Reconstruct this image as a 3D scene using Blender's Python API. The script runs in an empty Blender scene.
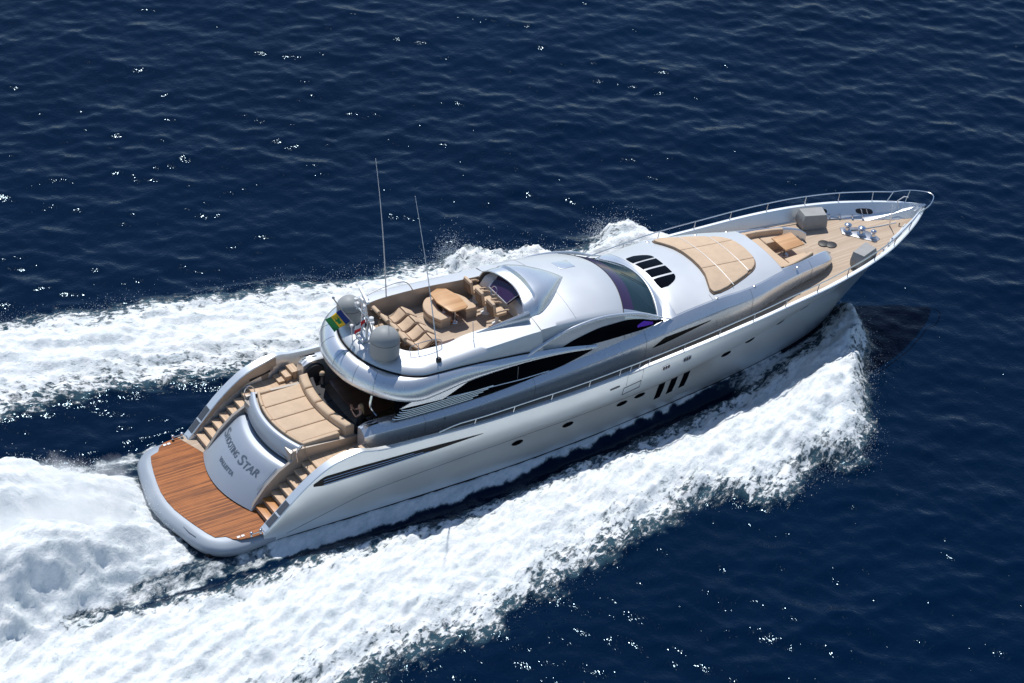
import bpy, bmesh, math, random
import numpy as np
from mathutils import Vector, Matrix
rnd = random.Random(7); rng = np.random.RandomState(11)
SC = bpy.context.scene; COL = SC.collection
PI = math.pi
# ------------------------------------------------------------------ camera
cd = bpy.data.cameras.new("camera"); cam = bpy.data.objects.new("camera", cd); COL.objects.link(cam)
cd.sensor_fit = 'HORIZONTAL'; cd.sensor_width = 36.0; cd.lens = 2622.8087 * 36.0 / 1024.0
cd.clip_start = 1.0; cd.clip_end = 20000.0
R_ = Vector((0.85137409, -0.52127273, 0.05862512)); U_ = Vector((0.25492853, 0.50883923, 0.8222494)); F_ = Vector((0.45844696, 0.68509662, -0.56609982))
cam.matrix_world = Matrix(((R_.x, U_.x, -F_.x, -31.89141298), (R_.y, U_.y, -F_.y, -69.94646144), (R_.z, U_.z, -F_.z, 60.98024243), (0, 0, 0, 1)))
SC.camera = cam
# ------------------------------------------------------------------ light
SUN_EL = math.radians(60); SUN_H = Vector((0.30, 0.954)).normalized()
SUN = Vector((SUN_H.x * math.cos(SUN_EL), SUN_H.y * math.cos(SUN_EL), math.sin(SUN_EL)))
w = bpy.data.worlds.new("World"); SC.world = w; w.use_nodes = True
nt = w.node_tree; nt.nodes.clear()
sky = nt.nodes.new('ShaderNodeTexSky'); sky.sky_type = 'NISHITA'; sky.sun_disc = False
sky.sun_elevation = SUN_EL; sky.sun_rotation = math.atan2(SUN_H.x, SUN_H.y); sky.air_density = 1.0; sky.dust_density = 0.15; sky.ozone_density = 3.0
bg = nt.nodes.new('ShaderNodeBackground'); bg.inputs[1].default_value = 0.115
wo = nt.nodes.new('ShaderNodeOutputWorld'); nt.links.new(sky.outputs[0], bg.inputs[0]); nt.links.new(bg.outputs[0], wo.inputs[0])
sd = bpy.data.lights.new("sun", 'SUN'); sd.energy = 4.2; sd.angle = math.radians(0.53); sd.color = (1.0, 0.97, 0.93)
so = bpy.data.objects.new("sun", sd); COL.objects.link(so); so.rotation_euler = (-SUN).to_track_quat('-Z', 'Y').to_euler()
SC.view_settings.view_transform = 'Standard'; SC.view_settings.look = 'None'; SC.view_settings.exposure = 0.0; SC.view_settings.gamma = 1.0
SC.render.engine = 'CYCLES'; SC.cycles.max_bounces = 10; SC.cycles.volume_bounces = 8; SC.cycles.transparent_max_bounces = 12; SC.cycles.caustics_reflective = False; SC.cycles.caustics_refractive = False
SC.cycles.use_denoising = True; SC.cycles.denoiser = 'OPENIMAGEDENOISE'; SC.cycles.denoising_input_passes = 'RGB_ALBEDO_NORMAL'; SC.cycles.use_adaptive_sampling = False; SC.cycles.blur_glossy = 2.0; SC.cycles.sample_clamp_direct = 10.0; SC.cycles.sample_clamp_indirect = 3.0

# ------------------------------------------------------------------ material helpers
def mat(name, col, rough=0.5, metal=0.0, coat=0.0, spec=0.5, coat_rough=0.05, build=None):
    m = bpy.data.materials.new(name); m.use_nodes = True; t = m.node_tree; b = t.nodes['Principled BSDF']
    b.inputs['Base Color'].default_value = (*col, 1); b.inputs['Roughness'].default_value = rough; b.inputs['Metallic'].default_value = metal
    b.inputs['Coat Weight'].default_value = coat; b.inputs['Coat Roughness'].default_value = coat_rough; b.inputs['Specular IOR Level'].default_value = spec
    if build: build(t, b)
    return m
def N(t, typ, **kw):
    n = t.nodes.new(typ)
    for k, v in kw.items(): setattr(n, k, v)
    return n
def math_(t, op, a, b=None, c=None, clamp=False):
    n = t.nodes.new('ShaderNodeMath'); n.operation = op; n.use_clamp = clamp
    for i, v in enumerate((a, b, c)):
        if v is None: continue
        if isinstance(v, (int, float)): n.inputs[i].default_value = v
        else: t.links.new(v, n.inputs[i])
    return n.outputs[0]
def mixc(t, f, a, b):
    n = t.nodes.new('ShaderNodeMix'); n.data_type = 'RGBA'
    for i, v in ((0, f), (6, a), (7, b)):
        if isinstance(v, tuple): n.inputs[i].default_value = (*v, 1) if len(v) == 3 else v
        elif isinstance(v, (int, float)): n.inputs[i].default_value = v
        else: t.links.new(v, n.inputs[i])
    return n.outputs[2]
def noise(t, vec, scale, detail=4, rough=0.55, dist=0.0):
    n = N(t, 'ShaderNodeTexNoise'); n.inputs['Scale'].default_value = scale; n.inputs['Detail'].default_value = detail
    n.inputs['Roughness'].default_value = rough; n.inputs['Distortion'].default_value = dist
    if vec is not None: t.links.new(vec, n.inputs['Vector'])
    return n.outputs['Fac']
def vmap(t, scale=(1, 1, 1), rot=(0, 0, 0)):
    g = N(t, 'ShaderNodeNewGeometry'); m = N(t, 'ShaderNodeMapping'); m.inputs['Scale'].default_value = scale; m.inputs['Rotation'].default_value = rot
    t.links.new(g.outputs['Position'], m.inputs['Vector']); return m.outputs['Vector']
def bump(t, b, h, strength, dist=0.02):
    n = N(t, 'ShaderNodeBump'); n.inputs['Strength'].default_value = strength; n.inputs['Distance'].default_value = dist
    t.links.new(h, n.inputs['Height']); t.links.new(n.outputs[0], b.inputs['Normal'])
def rampf(t, v, a, b): 
    n = N(t, 'ShaderNodeMapRange'); n.interpolation_type = 'SMOOTHSTEP'; n.inputs['From Min'].default_value = a; n.inputs['From Max'].default_value = b
    t.links.new(v, n.inputs['Value']); return n.outputs[0]

def paint_var(amount, c0):
    def f(t, b):
        n = noise(t, vmap(t, (0.35, 0.8, 0.8)), 1.2, 3)
        c = mixc(t, n, tuple(x * (1 - amount) for x in c0), tuple(min(1, x * (1 + amount)) for x in c0)); t.links.new(c, b.inputs['Base Color'])
        n2 = noise(t, vmap(t), 0.9, 2); r = math_(t, 'MULTIPLY_ADD', n2, 0.10, b.inputs['Roughness'].default_value - 0.05); t.links.new(r, b.inputs['Roughness'])
    return f
def teak(c_lo, c_hi, plank, axis='y', caulk=0.6, streak=1.0):
    def f(t, b):
        g = N(t, 'ShaderNodeNewGeometry'); s = N(t, 'ShaderNodeSeparateXYZ'); t.links.new(g.outputs['Position'], s.inputs[0])
        y = s.outputs['Y'] if axis == 'y' else s.outputs['X']
        k = math_(t, 'DIVIDE', y, plank); fl = math_(t, 'FLOOR', k); fr = math_(t, 'SUBTRACT', k, fl)
        wn = N(t, 'ShaderNodeTexWhiteNoise'); wn.noise_dimensions = '1D'; t.links.new(fl, wn.inputs['W'])
        sc = (0.5, 9, 1) if axis == 'y' else (9, 0.5, 1)
        n = noise(t, vmap(t, sc), 1.6, 5, 0.6); n2 = noise(t, vmap(t), 1.1, 3)
        v = math_(t, 'ADD', math_(t, 'MULTIPLY', wn.outputs['Value'], 0.4), math_(t, 'ADD', math_(t, 'MULTIPLY', n, 0.9 * streak), math_(t, 'MULTIPLY', n2, 0.35)))
        v = rampf(t, v, 0.45, 1.15)
        c = mixc(t, v, c_lo, c_hi)
        ed = math_(t, 'LESS_THAN', fr, 0.10)
        c = mixc(t, math_(t, 'MULTIPLY', ed, caulk), c, tuple(x * 0.22 for x in c_lo)); t.links.new(c, b.inputs['Base Color'])
        bump(t, b, math_(t, 'ADD', math_(t, 'MULTIPLY', ed, -1.0), n), 0.3, 0.004)
    return f
def fabric(c0, var=0.16, sc=60.0, st=0.55):
    def f(t, b):
        n = noise(t, vmap(t), 2.5, 4); c = mixc(t, n, tuple(x * (1 - var) for x in c0), tuple(x * (1 + var) for x in c0)); t.links.new(c, b.inputs['Base Color'])
        h = math_(t, 'ADD', noise(t, vmap(t), sc, 2), math_(t, 'MULTIPLY', noise(t, vmap(t), 4.0, 3), 2.0)); bump(t, b, h, st, 0.02)
    return f
SIL = (0.70, 0.73, 0.76)
M = dict(
    silver=mat('silver_paint', SIL, 0.27, 0.68, 0.3, build=paint_var(0.04, SIL)),
    hullp=mat('hull_silver_paint', (0.80, 0.835, 0.84), 0.34, 0.60, 0.2, build=paint_var(0.02, (0.80, 0.835, 0.84))),
    pearl=mat('pearl_top_paint', (0.62, 0.645, 0.665), 0.40, 0.35, 0.2, build=paint_var(0.03, (0.60, 0.625, 0.645))),
    rim=mat('blue_grey_rim', (0.29, 0.335, 0.39), 0.5, 0.15, 0.0, 0.4, build=paint_var(0.05, (0.29, 0.335, 0.39))),
    door=mat('blue_grey_door', (0.36, 0.405, 0.465), 0.42, 0.3, 0.1, 0.4, build=paint_var(0.03, (0.36, 0.405, 0.465))),
    gel=mat('white_gelcoat', (0.76, 0.76, 0.74), 0.35, 0.0, 0.3, build=paint_var(0.03, (0.76, 0.76, 0.74))),
    bronze=mat('inner_panel_paint', (0.42, 0.37, 0.32), 0.42, 0.3, 0.2, build=paint_var(0.06, (0.42, 0.37, 0.32))),
    teakp=mat('wet_teak', (0.3, 0.1, 0.03), 0.6, 0, 0.0, 0.25, build=teak((0.10, 0.026, 0.006), (0.42, 0.14, 0.034), 0.075, caulk=0.75, streak=1.15)),
    teakd=mat('dry_teak', (0.5, 0.4, 0.3), 0.7, build=teak((0.44, 0.33, 0.235), (0.60, 0.48, 0.36), 0.07, caulk=0.35, streak=0.7)),
    step=mat('step_teak', (0.6, 0.4, 0.25), 0.6, build=teak((0.50, 0.34, 0.21), (0.66, 0.48, 0.32), 0.06, axis='x', caulk=0.3)),
    wetstep=mat('wet_step_teak', (0.5, 0.2, 0.05), 0.4, build=teak((0.38, 0.14, 0.03), (0.60, 0.27, 0.07), 0.06, axis='x', caulk=0.4)),
    table=mat('varnished_teak', (0.6, 0.33, 0.13), 0.28, 0, 0.4, build=teak((0.50, 0.26, 0.10), (0.66, 0.38, 0.17), 0.14, axis='y', caulk=0.12)),
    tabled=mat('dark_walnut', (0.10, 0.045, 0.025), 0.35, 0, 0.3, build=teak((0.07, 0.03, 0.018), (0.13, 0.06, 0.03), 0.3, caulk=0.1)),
    tan=mat('tan_fabric', (0.60, 0.46, 0.32), 0.8, build=fabric((0.60, 0.445, 0.305))),
    tan2=mat('brown_piping', (0.20, 0.13, 0.085), 0.8, build=fabric((0.20, 0.13, 0.085))),
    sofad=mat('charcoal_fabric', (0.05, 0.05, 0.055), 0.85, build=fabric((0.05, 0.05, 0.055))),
    cover=mat('grey_canvas', (0.33, 0.33, 0.32), 0.85, build=fabric((0.34, 0.34, 0.33), 0.15, 25, 0.5)),
    glass=mat('black_glass', (0.002, 0.0025, 0.004), 0.06, 0, 0, 0.10),
    tint=mat('dark_trim', (0.006, 0.006, 0.008), 0.3, 0, 0, 0.15),
    chrome=mat('polished_steel', (0.72, 0.73, 0.75), 0.16, 1.0),
    dull=mat('brushed_steel', (0.45, 0.46, 0.48), 0.35, 1.0),
    dome=mat('grey_radome', (0.31, 0.325, 0.325), 0.5, 0, 0.0, 0.3, build=paint_var(0.05, (0.31, 0.325, 0.325))),
    black=mat('black_rubber', (0.015, 0.015, 0.017), 0.5),
    grille=mat('grey_grille', (0.11, 0.12, 0.135), 0.45, 0.5),
    letter=mat('grey_letters', (0.13, 0.16, 0.20), 0.4, 0.4),
    purple=mat('violet_glass', (0.035, 0.015, 0.06), 0.12, 0, 0.2),
    violet=mat('violet_seat', (0.16, 0.035, 0.55), 0.7, build=fabric((0.17, 0.035, 0.6))),
    skin=mat('skin', (0.50, 0.28, 0.19), 0.55), hair=mat('blond_hair', (0.36, 0.23, 0.11), 0.6), dress=mat('black_cloth', (0.01, 0.01, 0.012), 0.8),
    white=mat('white_plastic', (0.75, 0.75, 0.75), 0.4),
)
# windshield glass: dark tinted but see-through
def wsb(t, b): b.inputs['Transmission Weight'].default_value = 0.0; b.inputs['Alpha'].default_value = 0.86
M['ws'] = mat('windshield_glass', (0.008, 0.03, 0.042), 0.03, 0, 0, 0.5, build=wsb)

# ------------------------------------------------------------------ mesh helpers
def link(name, verts, faces, m=None, parent=None, smooth=True, sharp=38, recalc=True, mats=None, fmi=None):
    me = bpy.data.meshes.new(name); me.from_pydata([tuple(map(float, v)) for v in verts], [], [tuple(int(i) for i in f) for f in faces])
    if recalc:
        bm = bmesh.new(); bm.from_mesh(me); bmesh.ops.remove_doubles(bm, verts=bm.verts, dist=1e-5); bmesh.ops.dissolve_degenerate(bm, dist=1e-6, edges=bm.edges)
        bmesh.ops.recalc_face_normals(bm, faces=bm.faces); bm.to_mesh(me); bm.free()
    if smooth:
        me.shade_smooth()
        if sharp: me.set_sharp_from_angle(angle=math.radians(sharp))
    for x in (mats or [m]): 
        if x: me.materials.append(x)
    o = bpy.data.objects.new(name, me); COL.objects.link(o)
    if parent: o.parent = parent; o.matrix_parent_inverse = parent_inv(parent)
    return o
def parent_inv(p):
    m = p.matrix_basis.copy(); q = p
    while q.parent: m = q.parent.matrix_basis @ (q.matrix_parent_inverse) @ m if False else q.parent.matrix_basis @ m; q = q.parent
    return m.inverted()
class MB:
    def __init__(s): s.v = []; s.f = []
    def add(s, v, f):
        o = len(s.v); s.v += [tuple(map(float, p)) for p in v]; s.f += [tuple(o + i for i in q) for q in f]; return s
    def grid(s, P, closed_u=False, closed_v=False, cap_u=False):
        P = np.asarray(P, float); nu, nv = P.shape[:2]; f = []
        for i in range(nu if closed_u else nu - 1):
            for j in range(nv if closed_v else nv - 1):
                i2 = (i + 1) % nu; j2 = (j + 1) % nv; f.append((i * nv + j, i2 * nv + j, i2 * nv + j2, i * nv + j2))
        if cap_u: f.append(tuple(range(nv))); f.append(tuple((nu - 1) * nv + k for k in range(nv)))
        return s.add(P.reshape(-1, 3), f)
    def tube(s, pts, r, n=8, cap=True):
        pts = [Vector(p) for p in pts]; rr = r if isinstance(r, (list, tuple)) else [r] * len(pts); rows = []; up = None
        for i, p in enumerate(pts):
            d = (pts[min(i + 1, len(pts) - 1)] - pts[max(i - 1, 0)]).normalized()
            if up is None: up = Vector((0, 0, 1)) if abs(d.z) < 0.9 else Vector((1, 0, 0))
            a = d.cross(up); a.normalize(); b = a.cross(d); up = b
            rows.append([p + (a * math.cos(2 * PI * k / n) + b * math.sin(2 * PI * k / n)) * rr[i] for k in range(n)])
        return s.grid([[tuple(q) for q in r_] for r_ in rows], closed_v=True, cap_u=cap)
    def lathe(s, c, prof, n=24):
        P = [[(c[0] + r * math.cos(2 * PI * k / n), c[1] + r * math.sin(2 * PI * k / n), c[2] + z) for k in range(n)] for r, z in prof]
        return s.grid(P, closed_v=True, cap_u=True)
    def slab(s, outline, z0, z1, r=0.03, zf=None, seg=3):
        bm = bmesh.new(); pts = outline; h = z1 - z0
        vs = [bm.verts.new((x, y, z0)) for x, y in pts]; f = bm.faces.new(vs)
        e = bmesh.ops.extrude_face_region(bm, geom=[f]); tv = [g for g in e['geom'] if isinstance(g, bmesh.types.BMVert)]
        for v in tv: v.co.z = z1
        bmesh.ops.recalc_face_normals(bm, faces=bm.faces)
        if r > 0:
            te = [g for g in bm.edges if g.verts[0].co.z > z1 - 1e-6 and g.verts[1].co.z > z1 - 1e-6]
            bmesh.ops.bevel(bm, geom=te, offset=r, segments=seg, profile=0.5, affect='EDGES', clamp_overlap=True)
        bm.verts.index_update()
        V = [(v.co.x, v.co.y, v.co.z + (zf(v.co.x, v.co.y) if zf else 0)) for v in bm.verts]; Fc = [tuple(v.index for v in f.verts) for f in bm.faces]; bm.free()
        return s.add(V, Fc)
    def box(s, c, size, rz=0.0, r=0.02, ry=0.0):
        lx, ly, lz = [q / 2 for q in size]; bm = bmesh.new(); bmesh.ops.create_cube(bm, size=1.0)
        bmesh.ops.scale(bm, vec=(2 * lx, 2 * ly, 2 * lz), verts=bm.verts)
        if r > 0: bmesh.ops.bevel(bm, geom=list(bm.edges), offset=min(r, lx * .9, ly * .9, lz * .9), segments=2, profile=0.5, affect='EDGES')
        mt = Matrix.Translation(c) @ Matrix.Rotation(rz, 4, 'Z') @ Matrix.Rotation(ry, 4, 'Y'); bmesh.ops.transform(bm, matrix=mt, verts=bm.verts)
        bm.verts.index_update(); V = [tuple(v.co) for v in bm.verts]; Fc = [tuple(v.index for v in f.verts) for f in bm.faces]; bm.free()
        return s.add(V, Fc)
    def build(s, name, m, parent=None, **k): return link(name, s.v, s.f, m, parent, **k)
def empty(name, loc=(0, 0, 0), rz=0.0):
    o = bpy.data.objects.new(name, None); COL.objects.link(o); o.location = loc; o.rotation_euler = (0, 0, rz); o.empty_display_size = 0.2; return o
def tag(o, label=None, cat=None, group=None, kind=None):
    if label: o['label'] = label
    if cat: o['category'] = cat
    if group: o['group'] = group
    if kind: o['kind'] = kind
    return o
def copy_tree(o, parent=None):
    c = o.copy(); COL.objects.link(c)
    if parent: c.parent = parent; c.matrix_parent_inverse = o.matrix_parent_inverse.copy()
    for ch in [q for q in bpy.data.objects if q.parent == o]: copy_tree(ch, c)
    return c
def cub(xs, ys):
    xs = np.array(xs, float); ys = np.array(ys, float); h = np.diff(xs); d = np.diff(ys) / h; m = np.zeros(len(xs)); m[0] = d[0]; m[-1] = d[-1]
    for i in range(1, len(xs) - 1):
        if d[i - 1] * d[i] > 0: w1 = 2 * h[i] + h[i - 1]; w2 = h[i] + 2 * h[i - 1]; m[i] = (w1 + w2) / (w1 / d[i - 1] + w2 / d[i])
    def f(x):
        x = min(max(float(x), xs[0]), xs[-1]); i = min(int(np.searchsorted(xs, x, side='right')) - 1, len(xs) - 2); i = max(i, 0); t = (x - xs[i]) / h[i]
        return float((2 * t**3 - 3 * t**2 + 1) * ys[i] + (t**3 - 2 * t**2 + t) * h[i] * m[i] + (-2 * t**3 + 3 * t**2) * ys[i + 1] + (t**3 - t**2) * h[i] * m[i + 1])
    return f
def T(*pairs): return cub([p[0] for p in pairs], [p[1] for p in pairs])
def lin(*pairs):
    a = [p[0] for p in pairs]; b = [p[1] for p in pairs]; return lambda x: float(np.interp(x, a, b))
def smooth_path(pts, n=6):
    P = [np.array(p, float) for p in pts]; out = []
    for i in range(len(P) - 1):
        p0 = P[max(i - 1, 0)]; p1 = P[i]; p2 = P[i + 1]; p3 = P[min(i + 2, len(P) - 1)]
        for k in range(n):
            t = k / n; out.append(0.5 * ((2 * p1) + (-p0 + p2) * t + (2 * p0 - 5 * p1 + 4 * p2 - p3) * t * t + (-p0 + 3 * p1 - 3 * p2 + p3) * t**3))
    out.append(P[-1]); return [tuple(q) for q in out]
def frange(a, b, n): return [a + (b - a) * i / (n - 1) for i in range(n)]

# ================================================================== SEA
def vnoise(x, y, seed):
    r = np.random.RandomState(seed); L = r.rand(256, 256).astype(np.float32)
    xi = np.floor(x).astype(int); yi = np.floor(y).astype(int); fx = x - xi; fy = y - yi; fx = fx * fx * (3 - 2 * fx); fy = fy * fy * (3 - 2 * fy)
    g = lambda a, b: L[a & 255, b & 255]
    return (g(xi, yi) * (1 - fx) + g(xi + 1, yi) * fx) * (1 - fy) + (g(xi, yi + 1) * (1 - fx) + g(xi + 1, yi + 1) * fx) * fy
def fbm(x, y, sc, oct=4, seed=1, gain=0.5):
    s = 0; a = 1; n = 0
    for i in range(oct): s = s + a * vnoise(x * sc + 17.3 * i, y * sc - 9.1 * i, seed + i); n += a; a *= gain; sc *= 2.03
    return s / n
def ss(x, a, b): t = np.clip((x - a) / (b - a), 0, 1); return t * t * (3 - 2 * t)
def pl(x, pts): return np.interp(x, [p[0] for p in pts], [p[1] for p in pts])
# hull half breadth at the waterline, for the trough beside the boat
WL = [(2.4, 3.3), (5, 3.4), (8, 3.45), (12, 3.5), (16, 3.3), (20, 2.9), (24, 2.4), (27, 1.9), (29, 1.35), (31.2, 0.0)]
S_OUT = [(-30, -10.2), (-12, -11.0), (1.4, -11.3), (6.5, -11.35), (8.3, -11.0), (10.8, -10.5), (13, -9.8), (15, -9.2), (17.5, -8.7), (19.3, -8.9), (20.3, -10.0), (21.9, -10.0), (22.8, -9.3), (24.7, -9.6), (25.6, -9.5), (26.7, -8.4), (27.8, -6.8), (29.2, -4.9), (30.7, -3.0), (31.6, -0.6), (31.7, 0)]
S_IN = [(-30, -1.5), (-7, -3.0), (-3, -4.2), (0, -4.5), (5, -4.4), (8, -4.8), (11, -4.8), (14, -4.55), (17, -4.25), (19.5, -3.95), (22, -3.6), (24, -3.3), (26, -2.7), (28.5, -2.0), (31, -0.2), (31.7, 0)]
P_OUT = [(-30, 16.8), (-6, 15.8), (0, 14.6), (4, 13.4), (9, 12.2), (13, 11.3), (15.5, 10.7), (17.6, 10.4), (18.7, 10.9), (19.6, 10.0), (21.5, 9.3), (22.5, 8.4), (23.5, 8.3), (25, 8.9), (25.9, 8.6), (27, 7.4), (28.6, 5.0), (30.4, 2.8), (31.6, 0.6), (31.7, 0)]
P_IN = [(-30, 8.6), (-3, 7.9), (1, 7.4), (3.5, 7.2), (5.5, 6.3), (8, 6.0), (12, 5.2), (17, 4.6), (22, 4.2), (24, 4.0), (26, 3.5), (28.5, 2.0), (31, 0.2), (31.7, 0)]
def foam_fields(x, y):
    """foam density, height and froth softness at world points of the water surface"""
    wob = (fbm(x, y, 0.55, 4, 3) - 0.5); wob2 = (fbm(x, y, 2.2, 4, 23) - 0.5)
    age = np.clip((31.7 - x) / 34, 0, 1)
    # starboard and port bow-wave sheets
    so_ = -pl(x, S_OUT); si = -pl(x, S_IN); po = pl(x, P_OUT); pi_ = pl(x, P_IN)
    def band(a, inn, out, fade_in, fade_out):
        d_out = out + wob * 1.5 + wob2 * 0.7 - a; d_in = a - (inn + wob * 0.9 + wob2 * 0.5)
        return ss(d_out, -0.7, fade_out) * ss(d_in, -0.3, fade_in), d_out, d_in
    fs, dso, dsi = band(-y, si, so_, 0.8, 1.15); fp, dpo, dpi = band(y, pi_, po, 1.3, 1.15)
    on = (x < 31.6)
    fs = fs * on * (y < 0); fp = fp * on * (y > 0)
    # crests of the thrown water: highest near the bow, dying away aft
    crest_s = np.exp(-((-y - (si * 0.45 + so_ * 0.55)) / (0.30 * (so_ - si) + 0.3))**2); crest_p = np.exp(-((y - (pi_ * 0.45 + po * 0.55)) / (0.30 * (po - pi_) + 0.3))**2)
    amp = 0.28 + 0.85 * np.exp(-((x - 26.5) / 5.0)**2)
    n1 = fbm(x, y, 0.9, 4, 41); n2 = fbm(x, y, 3.1, 4, 51, 0.6); ca, sa = math.cos(0.42), math.sin(0.42); ua, va = -x * ca + np.abs(y) * sa, x * sa + np.abs(y) * ca; n3 = fbm(ua * 0.45, va * 1.9, 1.0, 4, 61, 0.6)
    bumps = 0.8 * np.exp(-((x - 18.8)**2 + (y - 9.9)**2) / 1.1) + 0.55 * np.exp(-((x - 25.2)**2 / 1.6 + (y - 7.9)**2 / 1.0)) + 0.35 * np.exp(-((x - 21.5)**2 + (y - 8.6)**2) / 2.5)
    h = bumps * fp * (0.6 + 0.8 * n2) + (fs * crest_s + fp * crest_p) * amp + (fs + fp) * ((n1 - 0.4) * 0.42 + (n3 - 0.5) * 0.55 + (n2 - 0.5) * 0.26 + 0.08)
    # thin rising sheet between hull and crest at the bow
    ay = np.abs(y); hb = pl(x, WL); sheet = ss(x, 22.5, 25.5) * (x < 31.4) * ss(ay, hb * 0.9, hb + 0.2) * ss(-pl(x, S_IN) + 0.6 - ay, 0.0, 0.7)
    # wash hugging the hull
    ww = lin_np(x, [(-12, 1.3), (0, 1.0), (4, .92), (8, .78), (12, .55), (18, .32), (22, .2), (26, .12)])
    wash = ss(hb + ww + wob2 * 0.5 - ay, 0.0, 0.22) * np.where(x > 2.0, ss(ay, hb - 0.6, hb - 0.1), ss(ay, 2.95 + 0.25 * wob2, 3.5)) * (x < 27) * ss(x, -9.0, -1.0) * np.where(x > 2.5, 1.0, np.clip(0.62 + 0.9 * wob2, 0, 1))
    # propeller wash: soft mound behind the transom
    back = np.clip((0.6 - x), 0, 100)
    half = np.where(y > 0, np.interp(back, [0, 0.6, 2, 4, 6.5, 12, 30], [2.6, 2.9, 3.7, 5.1, 5.9, 6.3, 7.0]), np.interp(back, [0, 0.6, 2, 4, 6.5, 12, 30], [2.8, 3.1, 3.5, 3.9, 4.3, 4.9, 5.4]))
    cy = 0.0
    dd = half + wob * 1.2 + wob2 * 0.35 - np.abs(y - cy)
    pw = ss(dd, 0.0, 0.7) * (x < 0.9) * ss(back, 0.2, 1.0)
    ridge = np.exp(-((np.abs(y - cy) - 1.6) / 1.3)**2)
    h = h + pw * np.interp(back, [0, 1, 3, 6, 12, 30], [-0.25, 0.15, 1.1, 2.2, 2.3, 1.5]) * (0.7 + 0.45 * ridge) * np.where(y > 0, ss(dd, -0.2, 1.3), ss(dd, -0.2, 2.4)) + pw * ((n1 - 0.5) * 0.5 + (n2 - .5) * .18 + (fbm(x * 0.35, y * 1.5, 1.0, 4, 71, 0.6) - .5) * .6)
    # pale turbulent skirt around the mound and the stern quarters
    skirt = ss(half + 0.9 + wob * 0.8 - np.abs(y - cy), 0.0, 0.7) * (x < 2.5) * 0.6
    trough = -0.20 * ss(ay, hb, hb + 0.6) * ss(-pl(x, S_IN) + 0.3 - ay, 0.0, 0.8) * (x < 24) * (x > -8)
    h = h + trough + wash * (0.05 + n2 * 0.10) + sheet * 0.55 * ss(ay, hb, hb + 1.2) * ss(x, 25, 29)
    dens = np.maximum.reduce([fs, fp, pw, skirt * (0.7 + 0.6 * wob2), wash * 0.98, sheet * 0.80])
    # old foam breaks up into lace at its rims
    edge = np.minimum(np.where(y < 0, np.minimum(dso, dsi * 1.4), np.minimum(dpo, dpi * 0.75)), 3.0)
    lace = np.where((fs + fp) > 0.05, 1 - ss(edge, 0.4, 2.4), 0.0) * (1 - pw)
    return dens, h, lace, np.clip(sheet, 0, 1)
def lin_np(x, pts): return np.interp(x, [p[0] for p in pts], [p[1] for p in pts])

def wave_field():
    r = np.random.RandomState(5); W = []
    base = math.atan2(F_.y, F_.x) + 0.12
    for k in range(64):
        lam = 0.55 * (11.0 / 0.55)**(r.rand()); a = 0.0036 * lam**0.62 * (0.5 + r.rand()) * (0.75 if lam > 2.5 else 1.0); th = base + r.randn() * 0.62
        W.append((lam, a, th, r.rand() * 2 * PI))
    return W
WV = wave_field()
def sea_h(x, y):
    z = np.zeros_like(x); dx = np.zeros_like(x); dy = np.zeros_like(x)
    near = ss(np.minimum(np.minimum(x + 14.5, 63.5 - x), np.minimum(y + 27.5, 46.5 - y)), 0.0, 4.0)
    for lam, a, th, ph in WV:
        a = a * near if lam < 2.2 else a
        k = 2 * PI / lam; c, s = math.cos(th), math.sin(th); p = k * (x * c + y * s) + ph; z += a * np.sin(p); q = a * np.cos(p) * 0.75; dx += q * c; dy += q * s
    g = 0.65 + 0.7 * fbm(x, y, 0.12, 2, 77)
    return z * g, dx * g, dy * g
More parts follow.
